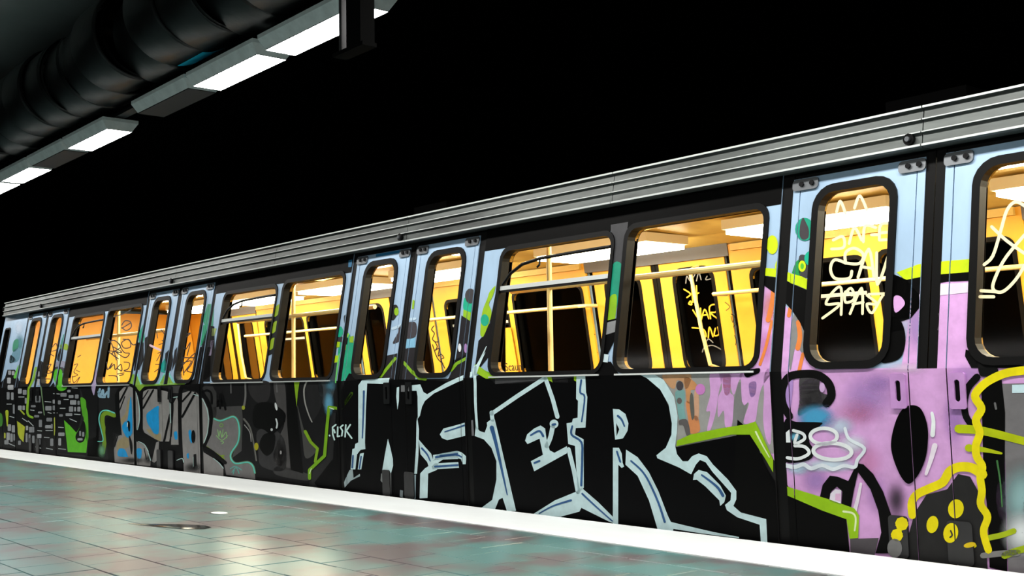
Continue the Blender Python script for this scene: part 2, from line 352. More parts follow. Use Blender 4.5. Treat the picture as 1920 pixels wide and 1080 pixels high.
# side panels near and far
for far in (False, True):
    for i, (a, b) in enumerate(SECT):
        outer = [(a, ZB), (b, ZB), (b, ZT), (a, ZT)]
        hs = [x[0] for x in WIN + [CABW] if a < x[3][0] < b]
        up = sheet('side_panel', [outer], hs, M_BODY, car, 0, far, .03, zmin=BELT)
        lo = sheet('lower_side_panel', [outer], hs + ([GROOVE[-1]] if i == 0 else []), M_LOW, car, 0, far, .03, zmax=BELT)
        sheet('inner_wall_panel', [[(a, -.05), (b, -.05), (b, 2.10), (a, 2.10)]], [x[1] for x in WIN + [CABW] if a < x[3][0] < b], M_YEL, car, -.06, far, .025)
    for o, i, hop, (a, b) in WIN + [CABW]:
        fr = sheet('window_frame', [o], [i], M_RUB, car, .010, far, .10)
        sheet('glass', [rr(bb(i)[0] - .005, bb(i)[1] + .005, bb(i)[2] - .005, bb(i)[3] + .005, .07)], [], M_GLASS, fr, -.012, far)
        if not far:
            sheet('sill_lip', [[(a + .03, .927), (b - .03, .927), (b - .03, .938), (a + .03, .938)]], [], M_ALU2, fr, .013, far, .012)
        if hop:
            sheet('hopper_bar', [[(a + .036, 1.562), (b - .036, 1.562), (b - .036, 1.592), (a + .036, 1.592)]], [], M_ALU2, fr, .002, far, .03)
            sheet('hopper_seal', [[(a + .036, 1.545), (b - .036, 1.545), (b - .036, 1.561), (a + .036, 1.561)]], [], M_RUB, fr, -.002, far, .02)
            if not far:
                pts = [(a + .06, 1.60), (a + .14, 1.68), (a + .26, 1.735), (a + .45, 1.76), (a + .8, 1.768), (b - .04, 1.772)]
                MB().tube([P3(s, z, .0) for s, z in pts], .012, 8).build('hopper_arm', M_RUB, fr)
                MB().tube([P3(a + .45, 1.76, 0), P3(a + .452, 1.715, 0), P3(a + .43, 1.70, 0)], .008, 8).build('hopper_catch', M_RUB, fr)
    # door leaves
    for o, i, c, sg, (a, b) in LW:
        e0, e1 = sorted((c + sg * (SEAL + .05), c + sg * (LEAF - .05)))
        q = [(e0, ZB + .26), (e1, ZB + .26), (e1, 2.005), (e0, 2.005)]
        leaf = sheet('door_leaf', [q], [o], M_BODY, car, 0, far, .03, zmin=BELT)
        sheet('lower_leaf_panel', [q], [o], M_LOW, leaf, 0, far, .03, zmax=BELT)
        for x, y in ((SEAL, SEAL + .044), (LEAF - .044, LEAF)):
            s0, s1 = sorted((c + sg * x, c + sg * y))
            sheet('edge_strip', [[(s0, BELT), (s1, BELT), (s1, 2.005), (s0, 2.005)]], [], M_BODY, leaf, .001, far, .03)
            sheet('lower_edge_strip', [[(s0, ZB + .26), (s1, ZB + .26), (s1, BELT), (s0, BELT)]], [], M_LOW, leaf, .0, far, .03)
        s0, s1 = sorted((c + sg * SEAL, c + sg * LEAF))
        sheet('leaf_lining', [[(s0, -.03), (s1, -.03), (s1, 2.04), (s0, 2.04)]], [i], M_YEL, leaf, -.05, far, .012)
        fr = sheet('window_frame', [o], [i], M_RUB, leaf, .012, far, .075)
        sheet('glass', [i], [], M_GLASS, leaf, -.012, far)
        x0, x1 = sorted((c + sg * .003, c + sg * SEAL))
        sheet('door_seal', [[(x0, ZB + .24), (x1, ZB + .24), (x1, 2.03), (x0, 2.03)]], [], M_RUB, leaf, -.004, far, .05)
        if far: continue
        for x, y in ((SEAL - .005, SEAL + .15), (LEAF - .17, LEAF - .0)):
            s0, s1 = sorted((c + sg * x, c + sg * y))
            h = sheet('hinge_plate', [rr(s0, s1, 1.935, 2.0, .022)], [], M_STEEL, leaf, .012, far, .011)
            for t in (.38, .78):
                p = Vector(P3(s0 + (s1 - s0) * t, 1.969, .012)); MB().tube([p, p + Vector((0, -.012, 0))], .014, 10).build('bolt', M_DARKSTEEL, leaf)
        s0, s1 = sorted((c + sg * .115, c + sg * .20))
        hm = paint((196, 146, 206)) if c == C4 else M_DARKSTEEL
        sheet('handle_plate', [rr(s0, s1, .735, .908, .012)], [rr(s0 + .028, s1 - .028, .77, .875, .014)], hm, leaf, .014, far, .013)
        sheet('handle_slot', [rr(s0 + .02, s1 - .02, .76, .885, .014)], [], M_RUB, leaf, .003, far, .002)
        s0, s1 = sorted((c + .06, c + .19) if sg > 0 else (c - .255, c - .15))
        sheet('guide_bracket', [rr(s0, s1, .0, .205, .02)], [], mat('scuffed_guide_bracket', (26, 26, 27), .5, .1, .2), leaf, .016, far, .015)
    for c in DOORS:
        for sg in (-1, 1):
            s0, s1 = sorted((c + sg * (LEAF + .002), c + sg * (BODY - .002)))
            sheet('door_channel', [[(s0, ZB), (s1, ZB), (s1, ZT), (s0, ZT)]], [], M_RUB, car, -.006, far, .02)
            for x in (SEAL + .047, LEAF - .047):
                s0, s1 = sorted((c + sg * (x - .006), c + sg * (x + .006)))
                sheet('seam_filler', [[(s0, ZB + .26), (s1, ZB + .26), (s1, 2.03), (s0, 2.03)]], [], M_RUB, car, -.012, far, .004)
        sheet('door_header', [[(c - BODY, 2.006), (c + BODY, 2.006), (c + BODY, ZT), (c - BODY, ZT)]], [], M_RUB, car, -.01, far, .04)
        sheet('door_sill', [[(c - BODY, ZB), (c + BODY, ZB), (c + BODY, ZB + .25), (c - BODY, ZB + .25)]], [], M_LOW, car, 0, far, .04)
        sheet('inner_header', [[(c - BODY, 2.0), (c + BODY, 2.0), (c + BODY, 2.12), (c - BODY, 2.12)]], [], M_CGREY, car, -.075, far, .02)
# fluted rain trim above the doors, in lengths
TRIM = [(.115, 2.042), (.100, 2.048), (.098, 2.058), (.112, 2.062), (.120, 2.112), (.106, 2.118), (.106, 2.124), (.122, 2.128), (.131, 2.178), (.117, 2.184), (.117, 2.190), (.133, 2.194), (.144, 2.240), (.126, 2.246), (.126, 2.258), (.20, 2.266), (.26, 2.25), (.26, 2.042)]
cuts = [X0 + .12, DOORS[0] - .05, DOORS[0] + 2.3, DOORS[1] - .04, DOORS[1] + 2.33, DOORS[2] - .03, DOORS[2] + 2.36, DOORS[3] - .035, X1]
for far in (False, True):
    for i in range(len(cuts) - 1):
        pr = [(W - y if far else y, z) for y, z in TRIM]
        MB().sweep(pr, cuts[i] + .003, cuts[i + 1] - .003).build('roof_trim', M_ALU, car)
        if not far:
            for zz, yy in ((2.053, .0965), (2.121, .1045), (2.187, .1155), (2.252, .1245)):
                MB().box(cuts[i] + .003, cuts[i + 1] - .003, yy - .002, yy + .02, zz - (.0055 if zz in (2.053, 2.252) else .0028), zz + (.0055 if zz in (2.053, 2.252) else .0028)).build('trim_lip', M_ALU2, car)
MB().add([(X0 + .12, y, z) for y, z in TRIM] + [(X0 - .16, y + .12, z) for y, z in TRIM], [(i, (i + 1) % 18, 18 + (i + 1) % 18, 18 + i) for i in range(18)] + [tuple(range(18, 36))]).build('roof_trim', M_ALU, car)
for c in DOORS:
    p = Vector((c - .1, .098, 2.092)); MB().tube([p, p + Vector((0, -.022, 0))], .013, 12).build('bolt', M_STEEL, car); 
    MB().tube([p + Vector((0, .012, 0)), p + Vector((0, -.008, 0))], .03, 12).build('bolt_washer', M_RUB, car)
# roof shell
rp = [(.16, 2.20), (.30, 2.25), (.6, 2.345), (W / 2, 2.48), (W - .6, 2.345), (W - .30, 2.25), (W - .16, 2.20)]
rp2 = [(y, z - .05) for y, z in reversed(rp)]
MB().sweep(rp + rp2, X0 - .1, X1).build('roof', M_BLACK, car)
for x in (-8.62, -3.58):
    v = MB().box(x - .26, x + .26, 1.0, 1.6, 2.40, 2.55).build('roof_vent', M_BLACK, car)
# ends
for xa, xb, nm in ((X0 - .28, X0, 'cab_front'), (X1, X1 + .05, 'end_wall')):
    bp = [(.10, -.25), (.0, .93), (.19, 2.1), (.6, 2.3), (W - .6, 2.3), (W - .19, 2.1), (W, .93), (W - .10, -.25)]
    n = len(bp); k = .14 if nm == 'cab_front' else 0
    a = [(xb, y, z) for y, z in bp]; b = [(xa, W / 2 + (y - W / 2) * (1 - k), z) for y, z in bp]
    MB().add(a + b, [(i, (i + 1) % n, n + (i + 1) % n, n + i) for i in range(n)] + [tuple(range(n)), tuple(range(n, 2 * n))]).build(nm, mat('pale_blue_cab_paint', (150, 178, 200), .38, .15), car)
# inside
MB().box(X0 + .01, X1 - .01, .12, W - .12, -.08, -.03).build('cabin_floor', M_CFLOOR, car)
MB().sweep([(.22, 2.10), (.55, 2.17), (W / 2, 2.20), (W - .55, 2.17), (W - .22, 2.10), (W - .22, 2.13), (W - .55, 2.20), (W / 2, 2.23), (.55, 2.20), (.22, 2.13)], X0 + .02, X1 - .01).build('cabin_ceiling', M_CEIL, car)
MB().sweep([(.12, -.05), (.10, .93), (.29, 2.10), (W - .29, 2.10), (W - .10, .93), (W - .12, -.05)], -18.45, -18.40).build('bulkhead', M_YEL, car)
for y in (.245, W - .245):
    for i in range(3): MB().box(DOORS[i] + 1.0, DOORS[i + 1] - 1.0, y - .06, y + .06, 2.04, 2.10).build('cove_trim', M_CEIL, car)
M_CLAMP = emit('lit_cabin_lamp', (255, 244, 214), CABIN)
for y in (.85, 2.30):
    for x in (-17.2, -15.25, -13.05, -10.9, -8.36, -6.02, -3.75, -1.9):
        l = MB().box(x, x + 1.5, y - .27, y + .27, 2.09, 2.17).build('cabin_lamp', mat('cabin_lamp_rim', (235, 220, 180), .5), car)
        MB().box(x + .03, x + 1.47, y - .25, y + .25, 2.05, 2.089).build('lamp_diffuser', M_CLAMP, l)
def rail(pts, r, label=None, name='handrail'): return MB().tube(pts, r, 10).build(name, M_POLE, car, label)
for c0, c1 in [(DOORS[i], DOORS[i + 1]) for i in range(3)] + [(DOORS[3], -.9 + .8)]:
    a, b = c0 + .98, min(c1 - .98, X1 - .1)
    rail([(a - .02, .40, 1.582), (b + .02, .40, 1.582)], .021)
for c0, c1 in [(-18.3, DOORS[0] + .2)] + [(DOORS[i], DOORS[i + 1]) for i in range(3)] + [(DOORS[3], X1 + .6)]:
    a, b = c0 + .86, c1 - .86
    if b - a < .6: continue
    rail([(a, W - .20, 1.66), (a, W - .36, 1.655), (a + .03, W - .42, 1.65), (b - .03, W - .42, 1.65), (b, W - .36, 1.655), (b, W - .20, 1.66)], .019)
for x in (-6.28, -10.12, -14.8): rail([(x, .40, -.03), (x, .40, 2.14)], .020, None, 'pole')
for c in DOORS: rail([(c + .80, W - .20, .97), (c + .76, W - .34, 1.02), (c + .70, W - .38, 1.35), (c + .60, W - .40, 1.9), (c + .61, W - .30, 1.93)], .018, None, 'grab_handle')
for x in (-6.55, -11.1): rail([(x, 1.0, 2.16), (x + .2, 1.0, 2.03), (x + .55, 1.0, 2.0), (x + .9, 1.0, 2.03), (x + 1.1, 1.0, 2.16)], .016, None, 'ceiling_handle')
# yellow notice panel on the far wall with black lettering
nb = sheet('notice_panel', [[(-10.16, .86), (-9.90, .86), (-9.93, 1.5), (-10.02, 1.5)]], [], M_YEL, car, -.10, True, .01)
def text(txt, size, xf, material, parent, name='lettering'):
    cu = bpy.data.curves.new('t', 'FONT'); cu.body = txt; cu.size = size; cu.extrude = .0005; cu.resolution_u = 3
    to = bpy.data.objects.new('t', cu); COL.objects.link(to)
    dg = bpy.context.evaluated_depsgraph_get(); me = bpy.data.meshes.new_from_object(to.evaluated_get(dg))
    bpy.data.objects.remove(to); me.materials.clear(); me.materials.append(material); me.transform(xf); me.name = name
    o = bpy.data.objects.new(name, me); COL.objects.link(o); o.parent = parent; return o
def on_far(s, z, off=-.112):
    y = W - (sideY(z) - off)
    up = Vector((0, -LEAN, 1)).normalized(); r = Vector((1, 0, 0)); n = r.cross(up)
    mm = Matrix((r, up, n)).transposed().to_4x4(); mm.translation = (s, y, z); return mm
INK = mat('black_marker_ink', (14, 12, 10), .6)
text('Scaun', .13, on_far(-10.13, 1.02), INK, nb); text('L.44.H.92', .075, on_far(-10.17, .91), INK, nb)
# ------------------------------------------------------------------ graffiti: flat paint on the folded side surface
SILVER = (206, 234, 238); SIL2 = (128, 172, 200); BLUEL = (44, 84, 132); BLK = (5, 5, 6); DG = (46, 46, 47); MG = (96, 95, 95); LG = (150, 150, 150)
LIME = (142, 186, 24); LIME2 = (200, 224, 10); GREEN = (78, 190, 40); TEAL = (18, 168, 132); CYAN = (84, 200, 190); SKY = (10, 150, 215); TAN = (150, 138, 104)
PINK = (216, 164, 220); LILAC = (176, 140, 206); ROSE = (214, 130, 170); ORANGE = (226, 128, 60); YELLOW = (236, 220, 14); WHITE = (235, 242, 245); LBLUE = (128, 184, 214)
def fr(x0, y0, sc): return lambda p: pix(x0 + p[0] / sc, y0 + p[1] / sc)
def crom(p, closed, n=5):
    out = []; L = len(p)
    for i in range(L if closed else L - 1):
        g = (lambda k: p[k % L]) if closed else (lambda k: p[min(max(k, 0), L - 1)])
        a, b, c, d = g(i - 1), g(i), g(i + 1), g(i + 2)
        for k in range(n):
            t = k / n
            out.append(tuple(.5 * (2 * b[j] + (c[j] - a[j]) * t + (2 * a[j] - 5 * b[j] + 4 * c[j] - d[j]) * t * t + (3 * b[j] - a[j] - 3 * c[j] + d[j]) * t ** 3) for j in (0, 1)))
    if not closed: out.append(tuple(p[-1]))
    return out
LAY = .0005
cur = {'parent': car}
def lay(z): return .0006 + LAY * z
def sheet_split(name, polys, holes, material, parent, off, far=False, label=None, zmin=None, zmax=None):
    v, t = cut(polys, holes, zmin, zmax); par = list(range(len(v)))
    def find(i):
        while par[i] != i: par[i] = par[par[i]]; i = par[i]
        return i
    for q in t:
        for i in q[1:]: par[find(i)] = find(q[0])
    groups = {}
    for q in t: groups.setdefault(find(q[0]), []).append(q)
    first = None
    for gq in sorted(groups.values(), key=len, reverse=True):
        used = sorted({i for q in gq for i in q}); mp = {i: k for k, i in enumerate(used)}
        xs = [v[i][0] for i in used]; zs = [v[i][1] for i in used]
        if first and (max(xs) - min(xs) < .012 or max(zs) - min(zs) < .012): continue
        o = mk(name, [P3(*v[i], off, far) for i in used], [tuple(mp[i] for i in q) for q in gq], material, parent, label if not first else None)
        first = first or o
    return first
def fill(F, pts, col, z, smooth=False, name='graffiti_shape', label=None, holes=None, far=False, off=None, ink=None):
    p = crom(pts, True) if smooth else pts
    return sheet_split(name, [[F(q) for q in p]], PHOLES if holes is None else holes, ink or paint(col), cur['parent'], lay(z) if off is None else off, far, label=label, zmin=-.25 if off is None else None, zmax=2.002 if off is None else None)
def ribs(pts, wd, n=8):
    out = []
    for i in range(len(pts) - 1):
        a, b = pts[i], pts[i + 1]; dx, dy = b[0] - a[0], b[1] - a[1]; l = math.hypot(dx, dy)
        if l < 1e-6: continue
        wa = wd[0] + (wd[1] - wd[0]) * i / max(1, len(pts) - 1); wb = wd[0] + (wd[1] - wd[0]) * (i + 1) / max(1, len(pts) - 1)
        nx, ny = -dy / l / 2, dx / l / 2
        out.append([(a[0] + nx * wa, a[1] + ny * wa), (b[0] + nx * wb, b[1] + ny * wb), (b[0] - nx * wb, b[1] - ny * wb), (a[0] - nx * wa, a[1] - ny * wa)])
    for i, a in enumerate(pts):
        wa = wd[0] + (wd[1] - wd[0]) * i / max(1, len(pts) - 1)
        out.append([(a[0] + wa / 2 * math.cos(2 * math.pi * k / n + .1), a[1] + wa / 2 * math.sin(2 * math.pi * k / n + .1)) for k in range(n)])
    return out
def line(F, pts, wd, col, z, smooth=True, name='graffiti_line', label=None, holes=None, far=False, off=None, ink=None):
    if not isinstance(wd, tuple): wd = (wd, wd)
    p = crom(pts, False, 4) if smooth and len(pts) > 2 else pts
    polys = [[F(q) for q in r] for r in ribs(p, wd)]
    return sheet(name, polys, PHOLES if holes is None else holes, ink or paint(col), cur['parent'], lay(z) if off is None else off, far, label=label, zmin=-.25 if off is None else None, zmax=2.002 if off is None else None)
def ell(c, rx, ry, rot=0, n=20):
    a0 = math.radians(rot); out = []
    for k in range(n):
        a = 2 * math.pi * k / n; x, y = rx * math.cos(a), ry * math.sin(a)
        out.append((c[0] + x * math.cos(a0) - y * math.sin(a0), c[1] + x * math.sin(a0) + y * math.cos(a0)))
    return out
def inpoly(p, q):
    c = False; n = len(q)
    for i in range(n):
        a, b = q[i], q[i - 1]
        if (a[1] > p[1]) != (b[1] > p[1]) and p[0] < (b[0] - a[0]) * (p[1] - a[1]) / (b[1] - a[1]) + a[0]: c = not c
    return c
def fog(F, c, rx, ry, col, z, alpha=.9, core=.04, rot=0, name='spray_cloud', lo=None, hi=None):
    prof = [(t / 16, 1 if t / 16 <= core else (lambda u: (1 - u * u * (3 - 2 * u)))((t / 16 - core) / (1 - core))) for t in range(17)]
    n = 48; V = []; A = []; Fc = []
    for t, al in prof:
        for q in ell(c, rx * max(t, .01), ry * max(t, .01), rot, n): V.append(F(q)); A.append(al * alpha)
    for i in range(len(prof) - 1):
        for k in range(n):
            f = (i * n + k, i * n + (k + 1) % n, (i + 1) * n + (k + 1) % n, (i + 1) * n + k)
            m = (sum(V[j][0] for j in f) / 4, sum(V[j][1] for j in f) / 4)
            if m[1] > 2.0 or m[1] < -.2 or any(inpoly(m, h) for h in PHOLES if bb(h)[0] < m[0] < bb(h)[1]): continue
            if (lo is not None and m[1] < lo) or (hi is not None and m[1] > hi): continue
            Fc.append(f)
    if not Fc: return
    o = mk(name, [P3(s, zz, lay(z)) for s, zz in V], Fc, soft_paint(col), cur['parent'])
    at = o.data.attributes.new('coverage', 'FLOAT', 'POINT')
    for i, a in enumerate(A): at.data[i].value = a
    return o
def piece(F, pts, col, z, label, smooth=False):
    cur['parent'] = car
    o = fill(F, pts, col, z, smooth, 'graffiti_piece', label); cur['parent'] = o
ID = lambda p: pix(*p)
SZ = lambda p: p
# black band above the windows of each side section
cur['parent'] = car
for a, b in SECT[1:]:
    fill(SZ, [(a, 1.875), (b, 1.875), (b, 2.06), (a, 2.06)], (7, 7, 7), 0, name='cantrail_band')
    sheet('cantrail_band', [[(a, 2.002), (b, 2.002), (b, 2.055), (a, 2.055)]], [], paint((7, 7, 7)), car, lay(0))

# ---- right hand pink piece ------------------------------------------------
Q = fr(1400, 640, 2.4538); Q2 = fr(1420, 660, 2.842); PP = fr(1230, 690, 6.748); U = fr(1400, 140, 1.8615); U2 = fr(1420, 400, 3.6); R3 = fr(880, 660, 2.842)
piece(ID, [(1250, 699), (1405, 697), (1425, 640), (1432, 533), (1452, 545), (1482, 585), (1505, 640), (1530, 692), (1690, 690), (1705, 600), (1722, 545), (1760, 528), (1920, 524), (2050, 520), (2050, 1140), (1560, 1030), (1470, 900), (1440, 840), (1270, 850)], PINK, 2, 'large pink painted field across the right hand doors')
fill(ID, [(1225, 699), (1440, 697), (1412, 712), (1462, 712), (1465, 850), (1270, 850), (1240, 800)], (156, 156, 153), 3)
for pts, col in (([(690, 60), (850, 60), (800, 300), (760, 560), (690, 790), (650, 780), (690, 560), (640, 540), (690, 330)], PINK), ([(810, 60), (950, 60), (940, 300), (990, 380), (960, 740), (880, 740), (860, 540), (790, 620), (790, 380), (840, 250)], PINK), ([(960, 70), (1110, 60), (1050, 170), (990, 340), (950, 230)], PINK),
                 ([(1090, 60), (1440, 0), (1440, 100), (1340, 250), (1290, 480), (1270, 640), (1230, 690), (1110, 690), (1180, 450), (1120, 470), (1090, 420), (1080, 180)], PINK), ([(1370, 100), (1450, 60), (1460, 900), (1400, 900), (1360, 660), (1370, 330)], PINK), ([(860, 80), (940, 70), (940, 300), (880, 340), (850, 200)], ROSE), ([(1180, 200), (1270, 180), (1260, 330), (1200, 360)], LILAC),
                 ([(90, 80), (430, 70), (420, 230), (370, 260), (340, 180), (270, 160), (240, 260), (170, 230)], (196, 150, 110)), ([(360, 130), (430, 130), (520, 210), (500, 270), (440, 290), (480, 420), (400, 440), (380, 300)], (198, 140, 92)), ([(380, 440), (430, 440), (460, 640), (500, 600), (540, 640), (555, 800), (430, 820), (410, 640)], (212, 138, 88)),
                 ([(250, 300), (365, 290), (360, 500), (380, 640), (300, 650), (270, 480)], (120, 166, 164)), ([(490, 300), (540, 300), (545, 620), (490, 640)], (206, 160, 130))):
    fill(PP, pts, col, 4, True)
fill(PP, ell((305, 225), 45, 60), (66, 62, 66), 5); fill(PP, ell((300, 415), 32, 40), (96, 90, 88), 5); fill(PP, ell((565, 270), 62, 70), (206, 130, 200), 5)
fill(PP, [(440, 330), (470, 340), (490, 560), (480, 640), (455, 640), (430, 450)], (92, 92, 86), 5, True)
fill(PP, [(300, 660), (400, 660), (440, 850), (390, 850), (350, 730), (300, 720)], (92, 88, 88), 5, True)
fill(PP, [(1045, 180), (1075, 180), (1090, 420), (1120, 480), (1170, 430), (1130, 580), (1100, 710), (970, 750), (990, 420)], (124, 124, 124), 5)
fill(PP, [(1120, 70), (1150, 30), (1240, 10), (1320, 5), (1310, 60), (1240, 90), (1180, 115), (1140, 110)], BLK, 9, True, label='small black blot under the wide window')
# orange drips above the belt line
for pts, wd in (([(112, 530), (100, 620), (75, 720)], 34), ([(100, 730), (60, 900), (20, 1020)], 20), ([(225, 640), (215, 690)], 26), ([(278, 735), (290, 830), (275, 910)], (30, 34)), ([(310, 950), (285, 1060)], 24)): line(U2, pts, wd, ORANGE, 5)
fog(U2, (90, 640), 70, 160, (224, 140, 120), 4, .7); fog(U2, (60, 900), 60, 150, (214, 130, 190), 4, .6)
fill(U2, [(245, 690), (285, 690), (330, 830), (330, 960), (300, 940), (260, 900), (225, 1060), (215, 900)], (132, 132, 132), 4, True)
# lilac and rose mist on the door
for c, rx, ry, col, al in (((560, 250), 150, 150, LILAC, .6), ((520, 330), 130, 80, ROSE, .5), ((620, 190), 90, 60, LILAC, .5), ((320, 640), 80, 80, LILAC, .7), ((600, 700), 70, 120, LILAC, .4), ((560, 560), 90, 120, ROSE, .35), ((960, 350), 70, 160, (170, 130, 200), .6), ((1010, 150), 120, 60, LILAC, .4)): fog(Q, c, rx, ry, col, 4, al)
fill(ID, [(1722, 549), (1760, 533), (1840, 528), (1840, 546), (1762, 554), (1716, 574)], (236, 220, 240), 5); fog(ID, (1720, 600), 60, 70, (224, 196, 226), 4, .6); fog(ID, (1700, 690), 60, 16, (226, 200, 228), 5, .7)
fog(ID, (1720, 610), 24, 60, LILAC, 5, .7)
# green band with black edge at window height
fill(U2, [(48, 368), (110, 372), (165, 380), (165, 435), (48, 420)], LIME2, 6); fill(U2, [(225, 405), (300, 425), (360, 455), (360, 525), (280, 490), (225, 470)], LIME2, 6); fill(U2, [(165, 380), (230, 405), (230, 470), (165, 435)], LIME2, 6)
fill(U2, ell((103, 212), 38, 64), LIME2, 6); fill(U2, [(128, 330), (160, 295), (170, 320), (165, 380), (125, 380)], LIME2, 6, True)
fill(U2, [(44, 424), (165, 436), (230, 472), (360, 527), (400, 600), (400, 760), (325, 810), (290, 735), (240, 660), (200, 615), (140, 555), (44, 484)], (12, 12, 12), 6)
fill(U2, ell((322, 108), 64, 78), (16, 150, 120), 6); fill(U2, [(310, 30), (330, 60), (350, 110), (345, 165), (310, 178), (290, 150), (292, 80)], (62, 58, 62), 7, True)
fill(U2, ell((366, 305), 46, 52), (12, 170, 138), 6); fill(U2, [(240, 390), (262, 330), (290, 320), (290, 415), (240, 405)], (30, 140, 70), 5, True); fill(U2, [(285, 290), (340, 290), (350, 340), (370, 350), (370, 420), (290, 425)], (62, 62, 66), 5, True); fill(U2, ell((306, 357), 25, 38), LIME2, 8); fill(U2, ell((306, 357), 12, 20), (90, 180, 50), 9)
fill(U, [(525, 690), (600, 662), (700, 650), (790, 643), (790, 688), (640, 702), (560, 722)], LIME2, 6)
fill(U, [(505, 760), (520, 700), (560, 716), (640, 700), (790, 688), (790, 718), (700, 722), (620, 738), (602, 770), (606, 810), (575, 850), (520, 855), (515, 835), (545, 818), (552, 795), (535, 772), (512, 775)], (7, 7, 7), 7)
fill(U, [(500, 690), (560, 716), (603, 768), (606, 812), (575, 850), (538, 862), (552, 890), (500, 900)], (7, 7, 7), 7); fill(U, [(515, 778), (535, 772), (552, 790), (550, 808), (520, 830)], PINK, 8, True)
fill(U, [(505, 850), (535, 855), (552, 890), (555, 940), (540, 985), (505, 1003), (470, 1000), (490, 930)], (7, 7, 7), 7, True)
fill(ID, [(1935, 690), (1810, 655), (1818, 600), (1813, 640), (1810, 668), (1822, 690)], (12, 12, 12), 6)
# black head loop and grey shade
line(Q, [(200, 345), (170, 290), (165, 225), (195, 165), (260, 150), (330, 155), (380, 195), (392, 250), (370, 285)], (34, 40), (16, 16, 16), 8, label='black looped line on the pink door')
fill(Q, [(250, 160), (330, 160), (340, 230), (380, 250), (370, 290), (300, 310), (240, 340), (245, 270)], (66, 64, 66), 7, True); fog(Q, (310, 260), 80, 90, (40, 40, 42), 7, .8); fill(Q, ell((350, 212), 13, 22), (206, 170, 216), 10)
fill(Q, [(190, 190), (215, 180), (205, 300), (195, 330), (180, 280)], LILAC, 7, True)
# blue and white burst with B8
fog(Q, (320, 350), 110, 70, (70, 160, 205), 8, .95, .3); fog(Q, (430, 390), 90, 60, (200, 214, 236), 8, .9); fog(Q, (490, 470), 90, 60, (225, 230, 244), 8, .9); fog(Q, (380, 570), 180, 42, (210, 230, 244), 8, .95); fog(Q, (240, 585), 70, 40, (190, 220, 240), 8, .95)
fill(Q, [(180, 360), (230, 370), (330, 372), (350, 380), (300, 420), (290, 460), (310, 500), (290, 545), (180, 555), (165, 470)], (12, 12, 13), 9, True)
line(Q, [(180, 570), (225, 578), (265, 566), (300, 585), (350, 570), (400, 588), (450, 572), (500, 578), (512, 545), (545, 492), (475, 450), (455, 400)], (20, 14), (226, 236, 246), 10)
line(Q, ell((358, 436), 62, 36, 0, 16) + [(420, 436)], 17, WHITE, 11, label='white outlined figure eight'); line(Q, ell((398, 506), 88, 38, 3, 18) + [(486, 510)], 18, WHITE, 11)
line(Q, [(218, 410), (262, 425), (268, 450), (225, 470), (235, 430)], 14, WHITE, 11); line(Q, [(190, 535), (240, 540), (290, 515), (270, 485), (225, 480)], 15, WHITE, 11); fill(Q, [(183, 420), (200, 405), (205, 465), (185, 465)], WHITE, 11)
fog(Q, (225, 440), 30, 24, (110, 190, 225), 10, .9)
# black gate, its white window, and lower green band
fill(Q, [(338, 722), (352, 660), (385, 618), (420, 622), (470, 642), (498, 585), (512, 560), (540, 566), (585, 610), (630, 690), (665, 790), (690, 860), (700, 975), (595, 975), (622, 880), (608, 780), (572, 680), (515, 602), (495, 690), (480, 775), (438, 752), (442, 690), (418, 668), (392, 690), (380, 735)], (10, 10, 10), 9, label='black arch shape on the pink door')
fill(Q, [(388, 700), (410, 680), (438, 684), (436, 752), (384, 735)], (232, 226, 240), 10); fill(Q, [(412, 700), (434, 700), (434, 735), (410, 730)], (222, 180, 214), 11); line(Q, [(528, 655), (515, 720), (498, 785)], (12, 20), (238, 228, 242), 9)
fill(Q, [(-40, 360), (30, 420), (128, 680), (140, 690), (460, 812), (478, 985), (-80, 960)], (7, 7, 7), 8, label='black shade of the silver letters')
fill(Q, [(145, 652), (190, 668), (380, 726), (498, 768), (520, 800), (516, 905), (476, 908), (462, 818), (350, 778), (165, 698)], (142, 188, 18), 10, label='lower lime green edge line'); line(Q, [(448, 782), (490, 790), (505, 815), (500, 870)], (10, 8), (226, 240, 190), 11)
fill(Q, [(478, 908), (610, 905), (590, 985), (480, 985)], (70, 66, 70), 8)
fog(Q, (690, 730), 62, 120, (34, 32, 36), 8, .8, 0)
fill(Q, [(755, 294), (800, 305), (828, 360), (838, 430), (828, 530), (795, 610), (752, 655), (715, 625), (680, 545), (667, 470), (685, 380), (715, 318)], (4, 4, 4), 12, True, label='big black oval painted across the door joint')
line(Q, [(855, 330), (862, 370), (858, 430)], (14, 22), WHITE, 9); line(Q, [(868, 480), (850, 545), (828, 610)], (26, 14), (240, 230, 244), 9)
# yellow bubble and wavy line
fill(Q, [(700, 985), (745, 900), (775, 790), (830, 705), (890, 690), (925, 680), (975, 610), (1030, 622), (1068, 690), (1092, 800), (1112, 1060), (700, 1020)], (38, 38, 38), 9)
line(Q, [(1088, 612), (1040, 582), (980, 578), (935, 600), (905, 648), (840, 678), (785, 705), (762, 745), (765, 800)], (46, 36), YELLOW, 11, label='yellow arc over the dark grey bubble')
fill(Q, [(1082, 215), (1110, 185), (1176, 178), (1192, 330), (1190, 560), (1202, 1060), (1120, 1040), (1112, 800), (1092, 600)], (8, 8, 8), 9); fill(Q, [(1172, 195), (1560, 190), (1560, 1140), (1206, 1060), (1192, 560)], (112, 110, 112), 8)
fog(Q, (1270, 720), 120, 190, (150, 190, 192), 9, .9); fog(Q, (1270, 880), 110, 130, (232, 240, 242), 10, .95); fog(Q, (1430, 800), 160, 240, (150, 190, 192), 9, .9)
